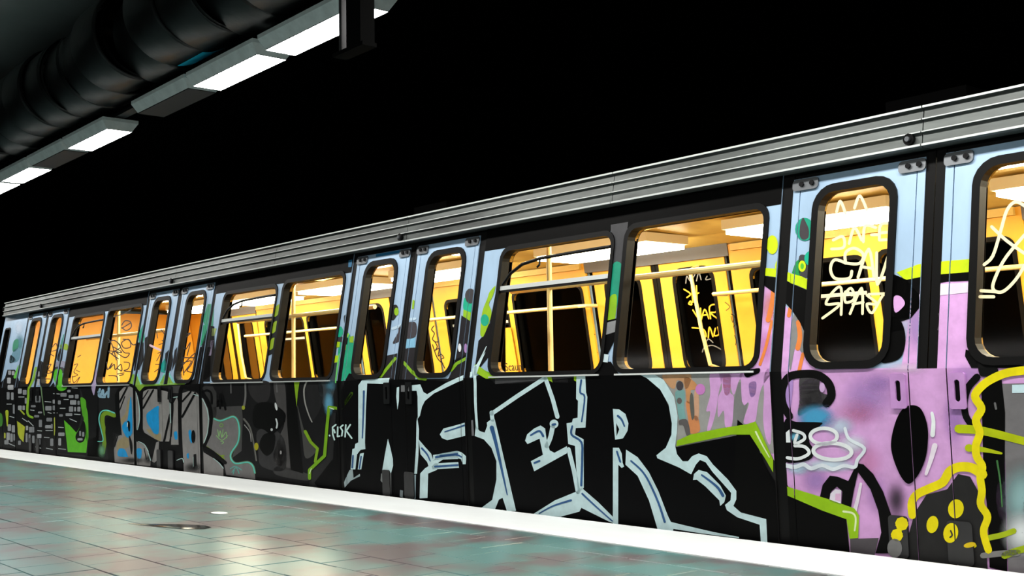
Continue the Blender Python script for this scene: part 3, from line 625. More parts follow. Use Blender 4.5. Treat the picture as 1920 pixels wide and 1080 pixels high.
fill(Q, [(1224, 200), (1330, 196), (1330, 236), (1224, 238)], (208, 236, 244), 10); line(Q, [(1145, 285), (1150, 310)], 10, (96, 96, 96), 10); line(Q, [(1155, 550), (1170, 650), (1178, 760)], (9, 5), (60, 110, 60), 10)
line(Q, [(1062, 165), (1020, 215), (1004, 280), (1010, 340), (1030, 375)], (34, 30), (14, 14, 14), 9); fill(Q, [(1068, 95), (1100, 120), (1150, 118), (1155, 150), (1080, 160)], (20, 20, 20), 9, True)
wav = [(1560, 110), (1400, 118), (1276, 134), (1190, 148), (1110, 186), (1062, 232), (1056, 262), (1084, 310), (1058, 362), (1076, 420), (1058, 478), (1062, 530), (1088, 575), (1078, 625), (1086, 690), (1080, 750), (1112, 805), (1094, 865), (1100, 910), (1116, 960)]
line(Q, wav, (40, 34), YELLOW, 13, label='wavy yellow line down the right hand door')
line(Q, [(978, 402), (1090, 412), (1276, 458), (1500, 520)], (40, 34), (176, 190, 10), 11); line(Q, [(1024, 490), (1090, 498), (1175, 515)], (36, 10), (176, 190, 10), 11)
line(Q, [(1110, 905), (1180, 890), (1232, 872)], 26, (158, 176, 20), 12); line(Q, [(1190, 985), (1276, 955), (1450, 925)], 32, (150, 172, 14), 12); line(Q, [(1090, 985), (1180, 975), (1250, 972)], (26, 30), (120, 120, 118), 12)
for c, rx, ry in (((966, 770), 36, 44), ((858, 842), 27, 40), ((948, 884), 36, 48), ((1030, 936), 32, 14)): fill(Q, ell(c, rx, ry, 10), YELLOW, 12)
lh = PHOLES
for c, rx, ry in (((722, 836), 30, 32), ((700, 888), 28, 36)): line(Q, [c, (c[0] + 1, c[1] + 4)], rx * 2, YELLOW, 34)
line(Q, [(948, 870), (955, 890), (945, 900)], 7, DG, 36); fill(Q, ell((948, 880), 34, 46, 10), YELLOW, 34); fill(Q, ell((690, 950), 34, 44), (110, 110, 110), 34); fill(Q, ell((1035, 935), 28, 12, -12), (220, 190, 30), 34)

# ---- silver letters N S E R --------------------------------------------------
N7 = fr(620, 660, 3.6); S6 = fr(820, 660, 3.175)
piece(ID, [(640, 735), (655, 700), (690, 706), (760, 712), (870, 716), (905, 700), (930, 720), (1030, 712), (1100, 706), (1130, 678), (1150, 700), (1200, 702), (1240, 730), (1268, 790), (1262, 835), (1270, 838), (1405, 812), (1440, 880), (1470, 930), (1480, 1060), (1200, 1030), (640, 960), (610, 930), (590, 905), (625, 860), (630, 780)], BLK, 7, 'black letters NSER with silver outlines painted across the side')
fill(ID, [(1098, 710), (1108, 690), (1128, 678), (1146, 678), (1160, 700), (1160, 712), (1098, 716)], BLK, 8); fill(R3, [(700, 8), (746, 14), (740, 56), (696, 50)], (206, 226, 232), 9)
fill(ID, [(1135, 602), (1160, 596), (1152, 640), (1128, 690), (1110, 690)], BLK, 7); fill(ID, [(1134, 606), (1158, 600), (1155, 622), (1130, 630)], (140, 142, 144), 8)
sil = lambda F, p, lab=None, sm=False, c=SILVER: fill(F, p, c, 9, sm, 'silver_outline', lab)
# N
sil(N7, [(190, 225), (215, 190), (330, 178), (402, 175), (394, 216), (250, 212), (241, 400), (235, 610), (238, 655), (206, 660), (182, 690), (170, 792), (138, 792), (150, 655), (165, 650), (170, 620), (190, 610)], 'silver outline of the letter N')
sil(N7, [(202, 686), (228, 680), (210, 792), (186, 792)]); sil(N7, [(130, 798), (152, 790), (158, 850), (200, 822), (202, 838), (140, 868), (98, 915), (93, 880)], None, False, (150, 168, 172))
sil(N7, [(390, 585), (405, 640), (430, 750), (412, 815), (350, 810), (370, 690)]); sil(N7, [(344, 820), (412, 815), (412, 960), (396, 985), (388, 870), (372, 850), (356, 885), (340, 868)], None, False, (120, 124, 124))
sil(N7, [(450, 240), (466, 235), (464, 330), (455, 390), (446, 300)]); sil(N7, [(478, 225), (506, 224), (506, 268), (478, 268)], None, False, (110, 112, 114)); sil(N7, [(520, 224), (532, 224), (534, 264), (522, 266)], None, False, (110, 112, 114))
sil(N7, [(548, 225), (608, 218), (630, 270), (655, 285), (780, 210), (960, 130), (960, 165), (860, 203), (700, 280), (640, 330), (620, 370), (606, 430), (592, 450), (590, 300), (584, 262), (548, 262)])
sil(N7, [(588, 440), (600, 520), (596, 700), (586, 822), (568, 822), (580, 640), (583, 470)]); sil(N7, [(560, 832), (580, 826), (576, 992), (524, 990), (524, 940), (556, 932)], None, False, (136, 158, 166)); sil(N7, [(472, 930), (492, 935), (490, 982), (470, 975)], None, False, (120, 130, 134))
# S
sil(N7, [(598, 590), (640, 640), (682, 686), (698, 735), (722, 690), (860, 668), (864, 668), (864, 722), (762, 725), (732, 745), (722, 795), (662, 820), (657, 985), (604, 988), (608, 820), (640, 785), (664, 770), (655, 742), (610, 690)], 'silver outline of the letter S')
sil(S6, [(-22, 613), (120, 588), (150, 598), (176, 622), (172, 668), (154, 668), (144, 638), (118, 630), (-22, 645)]); sil(S6, [(-28, 680), (-12, 663), (128, 655), (132, 690), (-26, 698)])
sil(S6, [(18, 490), (40, 455), (100, 440), (168, 420), (172, 498), (62, 525), (30, 512)]); sil(S6, [(176, 412), (216, 404), (222, 498), (176, 500)], None, False, (104, 104, 108))
# E
line(S6, [(228, 88), (230, 300), (240, 455)], (18, 14), SILVER, 9, name='silver_outline'); sil(S6, [(212, 100), (236, 75), (290, 0), (250, 90), (234, 140), (216, 140)])
sil(S6, [(232, 440), (255, 470), (285, 480), (300, 440), (298, 420), (322, 402), (345, 400), (362, 470), (472, 945), (418, 948), (392, 868), (370, 878), (343, 945), (262, 930), (330, 880), (355, 760), (355, 650), (325, 570), (280, 520), (226, 500)], 'silver outline between the letters S and E')
line(S6, [(326, 368), (480, 262), (640, 158)], (24, 26), SILVER, 9, False, 'silver_outline'); line(S6, [(648, 160), (690, 280), (718, 385)], (24, 26), SILVER, 9, False, 'silver_outline'); line(S6, [(326, 360), (332, 405)], 24, SILVER, 9, False, 'silver_outline')
fill(S6, ell((698, 428), 26, 26), SILVER, 9, name='silver_outline'); line(S6, [(690, 445), (676, 510), (655, 560)], (28, 26), SILVER, 9, name='silver_outline')
sil(S6, [(526, 528), (538, 490), (580, 455), (618, 437), (645, 455), (652, 510), (672, 585), (700, 600), (775, 560), (775, 602), (580, 710), (560, 650), (632, 612), (612, 515), (540, 548)], 'silver outline of the letter E')
line(R3, [(532, 518), (560, 630), (582, 745)], (22, 24), SILVER, 9, False, 'silver_outline')
sil(R3, [(345, 862), (460, 790), (570, 745), (600, 722), (690, 800), (772, 882), (772, 912), (745, 902), (600, 830), (590, 850), (490, 877), (400, 872)])
# R
sil(R3, [(574, 125), (622, 113), (625, 215), (632, 240), (622, 402), (570, 405), (566, 440), (612, 465), (613, 722), (600, 740), (580, 740), (566, 500), (530, 490), (521, 380), (550, 375), (555, 355), (580, 350), (582, 260), (572, 250)], 'silver outline left of the letter R')
sil(R3, [(885, 98), (960, 100), (1040, 150), (1095, 240), (1113, 340), (1110, 420), (1100, 500), (1110, 545), (1140, 582), (1168, 582), (1190, 555), (1225, 540), (1268, 555), (1302, 600), (1382, 680), (1426, 740), (1426, 785), (1410, 820), (1450, 855), (1585, 890), (1593, 1060), (1560, 1060), (1550, 920), (1430, 880), (1375, 842), (1365, 815), (1395, 790), (1398, 750), (1300, 640), (1262, 587), (1232, 575), (1210, 600), (1185, 652), (1120, 615), (1005, 566), (1000, 550), (1050, 510), (1080, 440), (1082, 380), (1065, 280), (1020, 200), (950, 140), (900, 115)], 'silver outline around the letter R')
sil(R3, [(1195, 682), (1200, 650), (1225, 628), (1270, 640), (1340, 710), (1370, 765), (1362, 800), (1340, 820), (1335, 790), (1260, 715), (1215, 680)])
sil(R3, [(768, 303), (800, 305), (835, 330), (851, 380), (846, 420), (822, 460), (780, 467), (775, 420)]); fill(R3, [(786, 378), (802, 412), (788, 448)], BLK, 10)
sil(R3, [(768, 510), (800, 510), (815, 540), (820, 590), (828, 610), (815, 618), (797, 600), (796, 960), (768, 955)])
sil(R3, [(838, 520), (900, 560), (960, 640), (1010, 740), (1060, 870), (1077, 905), (1150, 923), (1300, 958), (1440, 985), (1440, 992), (1240, 966), (1090, 942), (1082, 990), (1020, 990), (960, 790), (900, 660), (835, 600)])
# blue shading inside the outlines
for F, pts, wd in ((N7, [(228, 265), (225, 400), (218, 580)], (14, 9)), (N7, [(155, 700), (150, 780)], 12), (N7, [(210, 705), (198, 785)], 10), (N7, [(620, 650), (655, 690), (676, 735)], (14, 8)), (N7, [(745, 702), (860, 686)], (16, 10)), (S6, [(-5, 625), (110, 612), (148, 625)], (12, 8)), (S6, [(-10, 682), (125, 673)], 12), (S6, [(48, 475), (110, 455), (166, 436)], (7, 10)),
                   (S6, [(328, 450), (352, 540), (392, 720), (420, 850)], (26, 6)), (S6, [(560, 495), (610, 470), (634, 500)], (10, 14)), (S6, [(582, 660), (612, 648)], 12), (S6, [(690, 432), (706, 430)], 13), (R3, [(375, 860), (450, 820), (545, 790)], (6, 12)), (R3, [(605, 755), (680, 825), (765, 900)], (10, 7)), (R3, [(600, 150), (594, 215), (618, 240), (602, 370)], (10, 8)), (R3, [(552, 395), (548, 440), (600, 480), (605, 560), (600, 710)], (10, 12)),
                   (R3, [(865, 580), (920, 630), (960, 690), (1010, 800), (1045, 905)], (9, 12)), (R3, [(1242, 655), (1290, 690), (1330, 725), (1355, 765)], (9, 16)), (R3, [(795, 340), (815, 360), (830, 395)], (12, 8)), (R3, [(790, 530), (808, 585)], 10)):
    line(F, pts, wd, BLUEL, 11, True, 'blue_shade_line')
for F, c, rx, ry in ((N7, (215, 420), 30, 190), (N7, (640, 690), 40, 60), (N7, (820, 690), 60, 25), (S6, (390, 700), 26, 150), (S6, (480, 265), 140, 20), (S6, (590, 480), 45, 30), (R3, (470, 820), 90, 35), (R3, (680, 825), 75, 35), (R3, (598, 290), 26, 110), (R3, (590, 600), 22, 110), (R3, (940, 670), 60, 60), (R3, (1020, 850), 40, 80), (R3, (1290, 700), 60, 40), (R3, (1090, 300), 30, 110), (R3, (1500, 890), 70, 30), (N7, (390, 760), 30, 60), (N7, (630, 880), 24, 80)):
    pass
cur['parent'] = car
pc = DOORS[2] + 2.3925
fill(SZ, [(pc - .06, 1.60), (pc + .06, 1.58), (pc + .06, 1.92), (pc - .10, 1.92)], (62, 62, 65), 2); fill(SZ, [(pc - .05, 1.34), (pc + .03, 1.36), (pc + .05, 1.62), (pc - .05, 1.64)], (22, 150, 120), 3, True); fill(SZ, [(pc - .05, 1.24), (pc + .02, 1.27), (pc + .02, 1.44), (pc - .05, 1.42)], (140, 190, 24), 4, True)
pc = DOORS[1] + 2.3925
for zz in (1.24, 1.40, 1.56): fill(SZ, [(pc - .045, zz), (pc + .03, zz + .02), (pc + .03, zz + .11), (pc - .045, zz + .09)], (150, 180, 30), 3, True)
fill(SZ, [(pc - .05, 1.18), (pc + .04, 1.2), (pc + .04, 1.62), (pc - .05, 1.6)], (40, 42, 44), 2)
# lime backing of the letters
cur['parent'] = car
piece(R3, [(1110, 472), (1180, 440), (1350, 405), (1480, 385), (1528, 370), (1562, 440), (1622, 572), (1622, 642), (1582, 572), (1498, 440), (1400, 440), (1280, 465), (1106, 502)], (142, 188, 18), 10, 'lime green edge line above the black shade of the R')
line(R3, [(1530, 425), (1560, 485), (1602, 560)], (10, 6), (224, 240, 190), 11)
cur['parent'] = car
fill(R3, [(36, 66), (62, 82), (135, 142), (90, 142), (40, 112)], LIME, 8); fill(R3, [(412, 130), (440, 130), (446, 162), (425, 150)], LIME, 8); fill(R3, [(560, 125), (575, 120), (575, 160), (560, 150)], LIME, 8); fill(R3, [(140, 140), (560, 135), (570, 165), (440, 160), (140, 172)], (62, 62, 64), 7)

# ---- door 3 upper patches ----------------------------------------------------
D3 = fr(600, 540, 5.647)
cur['parent'] = car
piece(D3, [(700, 718), (830, 690), (860, 650), (1015, 625), (1015, 1000), (640, 975), (660, 900)], (42, 40, 43), 3, 'dark patch with lime chevrons on the middle doors')
fill(D3, [(830, 470), (850, 400), (1010, 360), (1012, 515), (900, 545), (780, 590), (790, 540)], (58, 54, 60), 4, True); line(D3, [(770, 430), (850, 400), (930, 340), (1010, 325)], (30, 26), (190, 214, 232), 4)
fill(D3, [(840, 560), (1010, 520), (1012, 630), (860, 640)], LBLUE, 4); fill(D3, [(760, 200), (815, 180), (830, 250), (790, 330), (760, 330)], DG, 4, True); fill(D3, ell((812, 250), 24, 42), LIME, 5); fill(D3, [(985, 120), (1010, 140), (1000, 220), (975, 220)], LIME, 5)
for pts in ([(610, 985), (690, 880), (800, 745)], [(835, 745), (900, 800), (985, 900)], [(985, 890), (1050, 955), (1120, 965)], [(1390, 870), (1450, 800), (1560, 740)]): line(D3, pts, (34, 30), (128, 176, 30), 5, False)
fill(D3, [(1430, 760), (1560, 700), (1580, 950), (1360, 960), (1400, 880)], (36, 35, 37), 3); fill(D3, [(1500, 290), (1610, 360), (1570, 740), (1430, 800), (1470, 560)], (40, 38, 42), 3)
fill(D3, ell((1595, 85), 56, 80), (60, 58, 62), 5); fill(D3, [(1530, 110), (1570, 115), (1635, 175), (1625, 275), (1525, 232)], TEAL, 4, True); fill(D3, [(1522, 228), (1625, 268), (1608, 360), (1518, 300)], LIME, 5)
fill(D3, ell((1482, 632), 17, 44), (222, 226, 232), 5); fill(D3, ell((1546, 638), 17, 50), (170, 130, 190), 5)
fill(D3, [(1700, 470), (1720, 260), (1775, 110), (1800, 40), (1860, -20), (1830, 90), (1790, 170), (1818, 250), (1800, 350), (1740, 500), (1715, 515)], (150, 190, 20), 4, True); fill(D3, ell((1748, 340), 44, 62), TEAL, 5); fill(D3, [(1680, 560), (1720, 515), (1800, 370), (1860, 60), (1900, 40), (1860, 640), (1700, 840), (1640, 860)], (26, 25, 27), 3)
line(D3, [(1680, 805), (1720, 720), (1765, 620)], (26, 8), (190, 210, 216), 6); line(D3, [(1655, 830), (1740, 890), (1880, 950)], (44, 36), (120, 176, 20), 6, False)
# left edge of door 3
fill(D3, [(205, 560), (300, 470), (360, 560), (345, 820), (330, 940), (240, 985), (160, 985), (180, 800)], (16, 160, 120), 3); fill(D3, [(310, 520), (360, 505), (355, 580), (310, 575)], LIME, 5); fill(D3, [(185, 470), (215, 410), (235, 420), (250, 470), (220, 520), (190, 515)], TEAL, 4, True); fill(D3, [(255, 400), (290, 395), (300, 460), (260, 480)], (20, 150, 150), 4, True)
fill(D3, [(165, 520), (240, 515), (250, 570), (165, 580)], (56, 52, 56), 4); fill(D3, [(165, 570), (215, 570), (210, 625), (155, 635)], (170, 205, 20), 5); fill(D3, [(140, 715), (200, 715), (190, 785), (135, 795)], (180, 210, 16), 5); fill(D3, [(100, 800), (190, 790), (170, 1000), (60, 1000)], (50, 60, 66), 3); fill(D3, [(235, 590), (280, 600), (275, 655), (230, 640)], (190, 214, 30), 5); fill(D3, [(250, 480), (310, 480), (300, 520), (255, 520)], (150, 210, 60), 5); fill(D3, [(265, 530), (300, 530), (290, 600), (250, 590)], BLK, 5)
fill(D3, [(255, 300), (290, 290), (300, 390), (265, 395)], (44, 56, 66), 4, True)
line(D3, [(210, 700), (190, 820), (170, 1000)], 16, (110, 214, 110), 6)
fill(fr(640, 420, 3.6), [(235, 195), (400, 165), (395, 195), (235, 222)], (30, 110, 160), 3); fill(fr(640, 420, 3.6), [(50, 245), (75, 240), (70, 290), (48, 292)], (30, 100, 140), 3)

# ---- middle: dark panel with green lines, small tags --------------------------
C = fr(380, 690, 4.5)
piece(C, [(0, 130), (1010, 115), (1180, 118), (1190, 380), (1080, 380), (1040, 760), (900, 880), (900, 1020), (180, 930), (0, 880)], (24, 24, 25), 2, 'dark smeared panel with lime green lines between the doors')
for pts, col in (([(600, 125), (690, 118), (715, 480), (745, 850), (600, 780), (640, 600), (690, 470), (640, 360)], (64, 62, 62)), ([(460, 540), (560, 500), (640, 540), (700, 640), (690, 860), (500, 830), (470, 700)], (52, 52, 53)), ([(640, 830), (880, 890), (890, 950), (620, 900)], (58, 58, 58)), ([(800, 310), (870, 560), (960, 690), (870, 760), (840, 560)], (60, 60, 58)), ([(400, 120), (560, 118), (560, 260), (480, 300), (400, 220)], (44, 43, 44)), ([(870, 130), (1000, 120), (1010, 300), (930, 440), (880, 330)], (34, 34, 35)), ([(980, 120), (1110, 118), (1100, 240), (1040, 330), (1000, 260)], (52, 58, 62))): fill(C, pts, col, 3, True)
fill(C, [(710, 120), (775, 120), (800, 400), (850, 890), (745, 860), (715, 480)], (7, 7, 7), 4); fill(C, [(440, 320), (560, 290), (690, 370), (690, 450), (590, 560), (520, 520), (430, 480)], (9, 9, 9), 5, True); fill(C, [(520, 560), (610, 560), (600, 690), (540, 740), (480, 660)], (9, 9, 9), 5, True)
fill(C, ell((622, 325), 10, 34, -12), (214, 220, 220), 6); line(C, [(622, 430), (632, 470), (626, 505)], (12, 14), (206, 216, 216), 6); fill(C, ell((585, 520), 10, 12), (200, 206, 206), 6); fill(C, ell((662, 712), 8, 16), (150, 150, 150), 6); line(C, [(690, 390), (690, 450), (640, 510), (600, 545)], (16, 14), BLK, 7)
line(C, [(882, 110), (858, 180), (866, 290), (900, 400), (925, 455)], (14, 9), (150, 150, 145), 6); line(C, [(362, 130), (364, 240), (352, 320)], (14, 18), (104, 104, 102), 6); line(C, [(240, 130), (242, 210)], 12, (84, 84, 84), 6); line(C, [(625, 130), (630, 200)], (8, 16), (92, 92, 92), 6)
fill(C, ell((346, 335), 14, 18), (150, 160, 40), 7); fill(C, ell((456, 662), 18, 32), (166, 160, 20), 7); line(C, [(350, 430), (400, 500), (430, 620), (455, 780)], (16, 12), (98, 98, 94), 5); line(C, [(355, 480), (400, 540), (412, 620)], 7, (150, 150, 148), 6)
fill(C, [(775, 92), (828, 92), (806, 210), (796, 330), (782, 200)], (126, 166, 20), 6); line(C, [(868, 535), (915, 625), (972, 680), (952, 790)], (26, 22), (120, 162, 20), 6, False); line(C, [(1140, 340), (1068, 330), (1050, 520), (1032, 740), (905, 860), (905, 930)], (24, 28), (112, 164, 16), 7, False, label='lime green angular line'); line(C, [(1075, 335), (1110, 348)], 9, (210, 236, 200), 8); line(C, [(920, 850), (905, 890)], 8, (200, 230, 180), 8); line(C, [(1150, 370), (1260, 215)], 26, (112, 164, 16), 7)
fog(C, (1065, 300), 50, 130, (96, 160, 190), 4, .95, .2); fog(C, (1080, 150), 60, 70, (70, 120, 140), 4, .9); fill(C, ell((1172, 305), 30, 36), BLK, 8)
for pts in ([(1074, 568), (1076, 572)], [(1128, 478), (1100, 500), (1102, 560), (1116, 605)], [(1112, 520), (1120, 545)], [(1144, 498), (1142, 578), (1160, 574)], [(1188, 482), (1166, 500), (1184, 530), (1178, 572)], [(1212, 480), (1206, 580)], [(1250, 478), (1216, 530), (1262, 592)]): line(C, pts, 13, (206, 238, 234), 9, False, 'tag_letter', holes=HOLES)
# grey field with thin turquoise line
fill(C, [(30, 660), (75, 560), (88, 430), (150, 446), (210, 428), (262, 412), (300, 450), (313, 560), (290, 650), (240, 720), (250, 790), (282, 808), (390, 796), (440, 840), (446, 940), (200, 900), (180, 790)], (112, 110, 110), 4); fill(C, [(88, 330), (330, 320), (340, 420), (330, 700), (250, 760), (300, 560), (262, 400), (150, 440), (88, 430)], (62, 61, 61), 3)
tl = [(100, 428), (150, 446), (210, 426), (262, 410), (298, 446), (312, 530), (298, 630), (245, 712), (240, 762), (282, 806), (380, 795), (425, 825), (442, 885)]
line(C, tl, 22, (96, 130, 96), 5); line(C, tl, 10, (96, 206, 196), 6, label='thin turquoise line around a grey field')
line(C, [(40, 665), (110, 715), (185, 765)], 9, (130, 160, 40), 5); line(C, [(150, 745), (180, 740)], 14, (120, 150, 30), 5)
line(C, ell((161, 484), 14, 14, 0, 8) + [(175, 484)], 6, (120, 170, 80), 6); 
for pts in ([(130, 520), (140, 580), (150, 530), (165, 590)], [(175, 520), (170, 580), (200, 540), (205, 590)], [(118, 570), (165, 610), (215, 570)], [(155, 620), (180, 625), (165, 640)]): line(C, pts, 6, (140, 190, 120), 6)
for pts in ([(235, 850), (280, 830), (330, 860)], [(250, 880), (285, 840), (310, 890)], [(270, 860), (260, 895)]): line(C, pts, 7, (86, 170, 160), 6)
line(C, [(10, 200), (40, 190), (75, 215), (80, 300)], 16, BLK, 6); line(C, [(150, 340), (150, 230), (170, 240), (195, 350)], 18, BLK, 6)

# ---- grey and blue letter piece -----------------------------------------------
B = fr(160, 700, 5.4)
piece(B, [(0, 120), (1000, 110), (1180, 120), (1400, 130), (1400, 1040), (0, 880)], (28, 28, 29), 2, 'grey letters with blue patches and black outlines under the second doors')
fill(B, [(0, 250), (60, 230), (130, 240), (110, 640), (20, 680), (0, 640)], (16, 16, 17), 3); fill(B, [(870, 130), (1010, 120), (960, 200), (880, 200)], (64, 63, 63), 3); fill(B, [(1180, 130), (1290, 130), (1330, 200), (1330, 420), (1290, 500), (1260, 300)], (52, 52, 52), 3)
GL = (140, 138, 136)
fill(B, [(345, 190), (395, 138), (450, 130), (500, 160), (538, 230), (555, 330), (555, 470), (530, 560), (500, 610), (520, 690), (600, 720), (640, 790), (665, 880), (660, 940), (300, 900), (290, 780), (320, 640), (370, 620), (350, 400)], GL, 4, name='graffiti_letter'); fill(B, [(580, 190), (640, 155), (740, 160), (850, 190), (870, 300), (870, 600), (850, 690), (760, 690), (700, 660), (600, 600), (575, 540), (580, 380)], GL, 4, name='graffiti_letter'); fill(B, [(885, 320), (930, 240), (942, 300), (948, 722), (870, 722)], GL, 4, name='graffiti_letter')
fill(B, [(985, 200), (1050, 180), (1120, 190), (1200, 260), (1245, 360), (1260, 470), (1245, 600), (1210, 700), (1190, 760), (1200, 800), (1300, 860), (1400, 960), (1400, 1040), (1000, 1000), (985, 700), (975, 460)], (136, 134, 133), 4, name='graffiti_letter'); fill(B, [(720, 700), (748, 688), (742, 870), (700, 905), (675, 890)], GL, 5)
for c, rx, ry in (((640, 870), 60, 60), ((1100, 950), 120, 60), ((480, 880), 160, 40)): fog(B, c, rx, ry, (24, 24, 24), 6, .9)
fill(B, [(300, 210), (335, 195), (352, 400), (372, 628), (280, 598), (300, 900), (235, 890), (205, 600), (210, 460), (240, 440), (312, 452)], BLK, 6); fill(B, [(495, 645), (560, 560), (600, 600), (722, 682), (680, 880), (642, 790), (602, 718), (520, 690)], BLK, 6); fill(B, [(750, 690), (870, 690), (862, 732), (900, 740), (960, 728), (962, 850), (1000, 862), (995, 985), (740, 960)], BLK, 6)
line(B, [(322, 215), (345, 165), (400, 122), (460, 116), (512, 150), (550, 240), (564, 350), (556, 500), (512, 610)], (28, 22), BLK, 7); line(B, [(572, 560), (572, 380), (575, 190), (620, 150), (700, 145), (800, 160), (856, 188), (868, 290)], (26, 28), BLK, 7); line(B, [(870, 240), (890, 320), (880, 500), (870, 640)], (14, 16), BLK, 7); line(B, [(975, 900), (962, 600), (966, 172), (1040, 150), (1130, 165), (1210, 230), (1265, 340), (1277, 480), (1255, 610), (1210, 732)], (36, 34), BLK, 7); line(B, [(1195, 745), (1290, 800), (1420, 905)], (44, 36), BLK, 7); line(B, [(1190, 190), (1235, 170), (1275, 200), (1280, 300)], 18, BLK, 7)
for a, b, wd in (((348, 295), (425, 145), 18), ((350, 375), (402, 235), 10), ((590, 350), (690, 170), 18), ((585, 260), (640, 175), 10), ((752, 160), (752, 250), 16), ((845, 200), (842, 260), 14), ((985, 285), (1070, 188), 18), ((985, 440), (1115, 200), 22), ((300, 740), (330, 640), 12), ((280, 700), (300, 620), 8), ((800, 690), (860, 420), 22), ((620, 870), (600, 760), 8)): line(B, [a, b], wd, BLK, 7, False)
for pts in ([(460, 240), (474, 330), (480, 560), (470, 620), (430, 652), (392, 600), (375, 540), (400, 492), (432, 462)], [(742, 330), (746, 400), (746, 600), (700, 606), (670, 560), (632, 500), (622, 420), (662, 378)], [(345, 765), (400, 770), (432, 832), (430, 846), (335, 836)], [(525, 765), (572, 770), (566, 856), (530, 852)], [(900, 600), (930, 590), (936, 660), (912, 668)], [(1048, 590), (1075, 580), (1082, 702), (1062, 680)], [(1030, 820), (1050, 810), (1050, 860), (1035, 855)]): fill(B, pts, SKY, 7, True)
fill(B, [(400, 640), (432, 652), (442, 745), (350, 760), (320, 780), (330, 690)], TAN, 5, True); fill(B, [(620, 570), (662, 570), (700, 622), (762, 610), (762, 682), (700, 655)], TAN, 5, True); fill(B, [(430, 290), (458, 250), (435, 400), (400, 480), (380, 520), (360, 470), (410, 400)], TAN, 5, True)
fill(B, [(430, 485), (456, 500), (456, 582), (440, 576)], BLK, 9, True); line(B, [(432, 500), (430, 540)], 7, WHITE, 10); fill(B, [(446, 632), (472, 680), (482, 760), (470, 822), (455, 740)], BLK, 9, True); fill(B, ell((1097, 640), 21, 66), BLK, 9); fill(B, [(1100, 820), (1126, 815), (1130, 930), (1100, 970)], BLK, 9)
for pts in ([(520, 200), (548, 330), (552, 470), (530, 570)], [(1100, 212), (1180, 250), (1235, 360), (1252, 470)], [(1250, 470), (1240, 600), (1205, 700)], [(540, 690), (600, 720), (640, 790)], [(895, 245), (935, 238)], [(1300, 860), (1360, 910), (1400, 960)], [(640, 800), (665, 880)], [(860, 300), (868, 500)], [(850, 805), (890, 800)], [(930, 880), (985, 862), (1000, 900)], [(1098, 850), (1100, 940)]): line(B, pts, (7, 10), (176, 208, 204), 8)
line(B, [(295, 425), (225, 402), (182, 425), (176, 500), (196, 600), (196, 700), (180, 800)], (44, 40), (116, 152, 28), 4); line(B, [(298, 402), (220, 374), (162, 392), (141, 470), (165, 580), (182, 680), (130, 690)], (13, 10), (110, 214, 200), 6, label='turquoise outlined hook'); fog(B, (170, 780), 50, 90, (110, 170, 130), 5, .9)
for pts in ([(135, 190), (160, 220), (180, 170), (190, 230), (225, 190)], [(240, 140), (235, 240)], [(150, 160), (140, 230), (200, 240)]): line(B, pts, 22, (140, 178, 200), 5)
fill(B, [(435, 112), (468, 10), (500, 10), (530, 30), (572, 108), (740, 110), (792, 15), (832, 5), (885, 92), (1010, 98), (1010, 112), (860, 118), (600, 132), (552, 182), (520, 150), (500, 125)], (128, 172, 50), 4); line(B, [(440, 105), (470, 10)], 14, (120, 214, 200), 5); line(B, [(565, 108), (530, 10)], 12, (120, 214, 200), 5); line(B, [(745, 108), (800, 5)], 14, (120, 214, 200), 5); line(B, [(900, 95), (850, 0)], 12, (120, 214, 200), 5); line(B, [(590, 110), (900, 108)], 8, (150, 206, 120), 5); fill(B, [(310, 210), (330, 170), (345, 165), (340, 190)], LIME, 5)
fill(B, [(1010, 110), (1100, 60), (1140, 0), (1200, 0), (1200, 130), (1160, 180), (1100, 150)], (10, 10, 10), 5); fill(ID, [(372, 690), (380, 640), (392, 610), (402, 612), (404, 700), (378, 716)], (14, 14, 14), 4); fill(ID, [(380, 600), (390, 570), (402, 570), (398, 640)], (50, 140, 110), 3)
fill(B, [(60, 120), (80, 40), (110, -60), (120, 40), (100, 180), (85, 220)], (176, 160, 196), 5, True)
# greens and darks around the window pillars of doors 2
G6 = fr(180, 520, 4.908)
for pts, col in (([(395, 520), (440, 420), (450, 560), (420, 640), (400, 640)], (20, 150, 120)), ([(380, 600), (440, 600), (440, 760), (400, 850), (350, 860), (360, 740)], (28, 28, 30)), ([(450, 560), (480, 540), (470, 640), (450, 760)], (30, 30, 32)), ([(640, 700), (700, 640), (710, 760), (690, 860), (630, 860)], (26, 26, 30)), ([(600, 800), (640, 740), (650, 800), (640, 880), (600, 870)], (20, 160, 150)), ([(990, 440), (1030, 430), (1020, 560), (960, 640)], (30, 150, 110)), ([(1030, 470), (1060, 470), (1060, 640), (990, 640)], (80, 80, 90)), ([(960, 640), (1060, 640), (1050, 960), (900, 960)], (16, 16, 17)), ([(1060, 580), (1085, 580), (1060, 720), (1040, 720)], (196, 180, 214)), ([(1070, 470), (1110, 470), (1090, 540), (1065, 540)], (170, 190, 110)), ([(720, 680), (750, 640), (735, 780), (700, 860)], (40, 40, 44))): fill(G6, pts, col, 4)

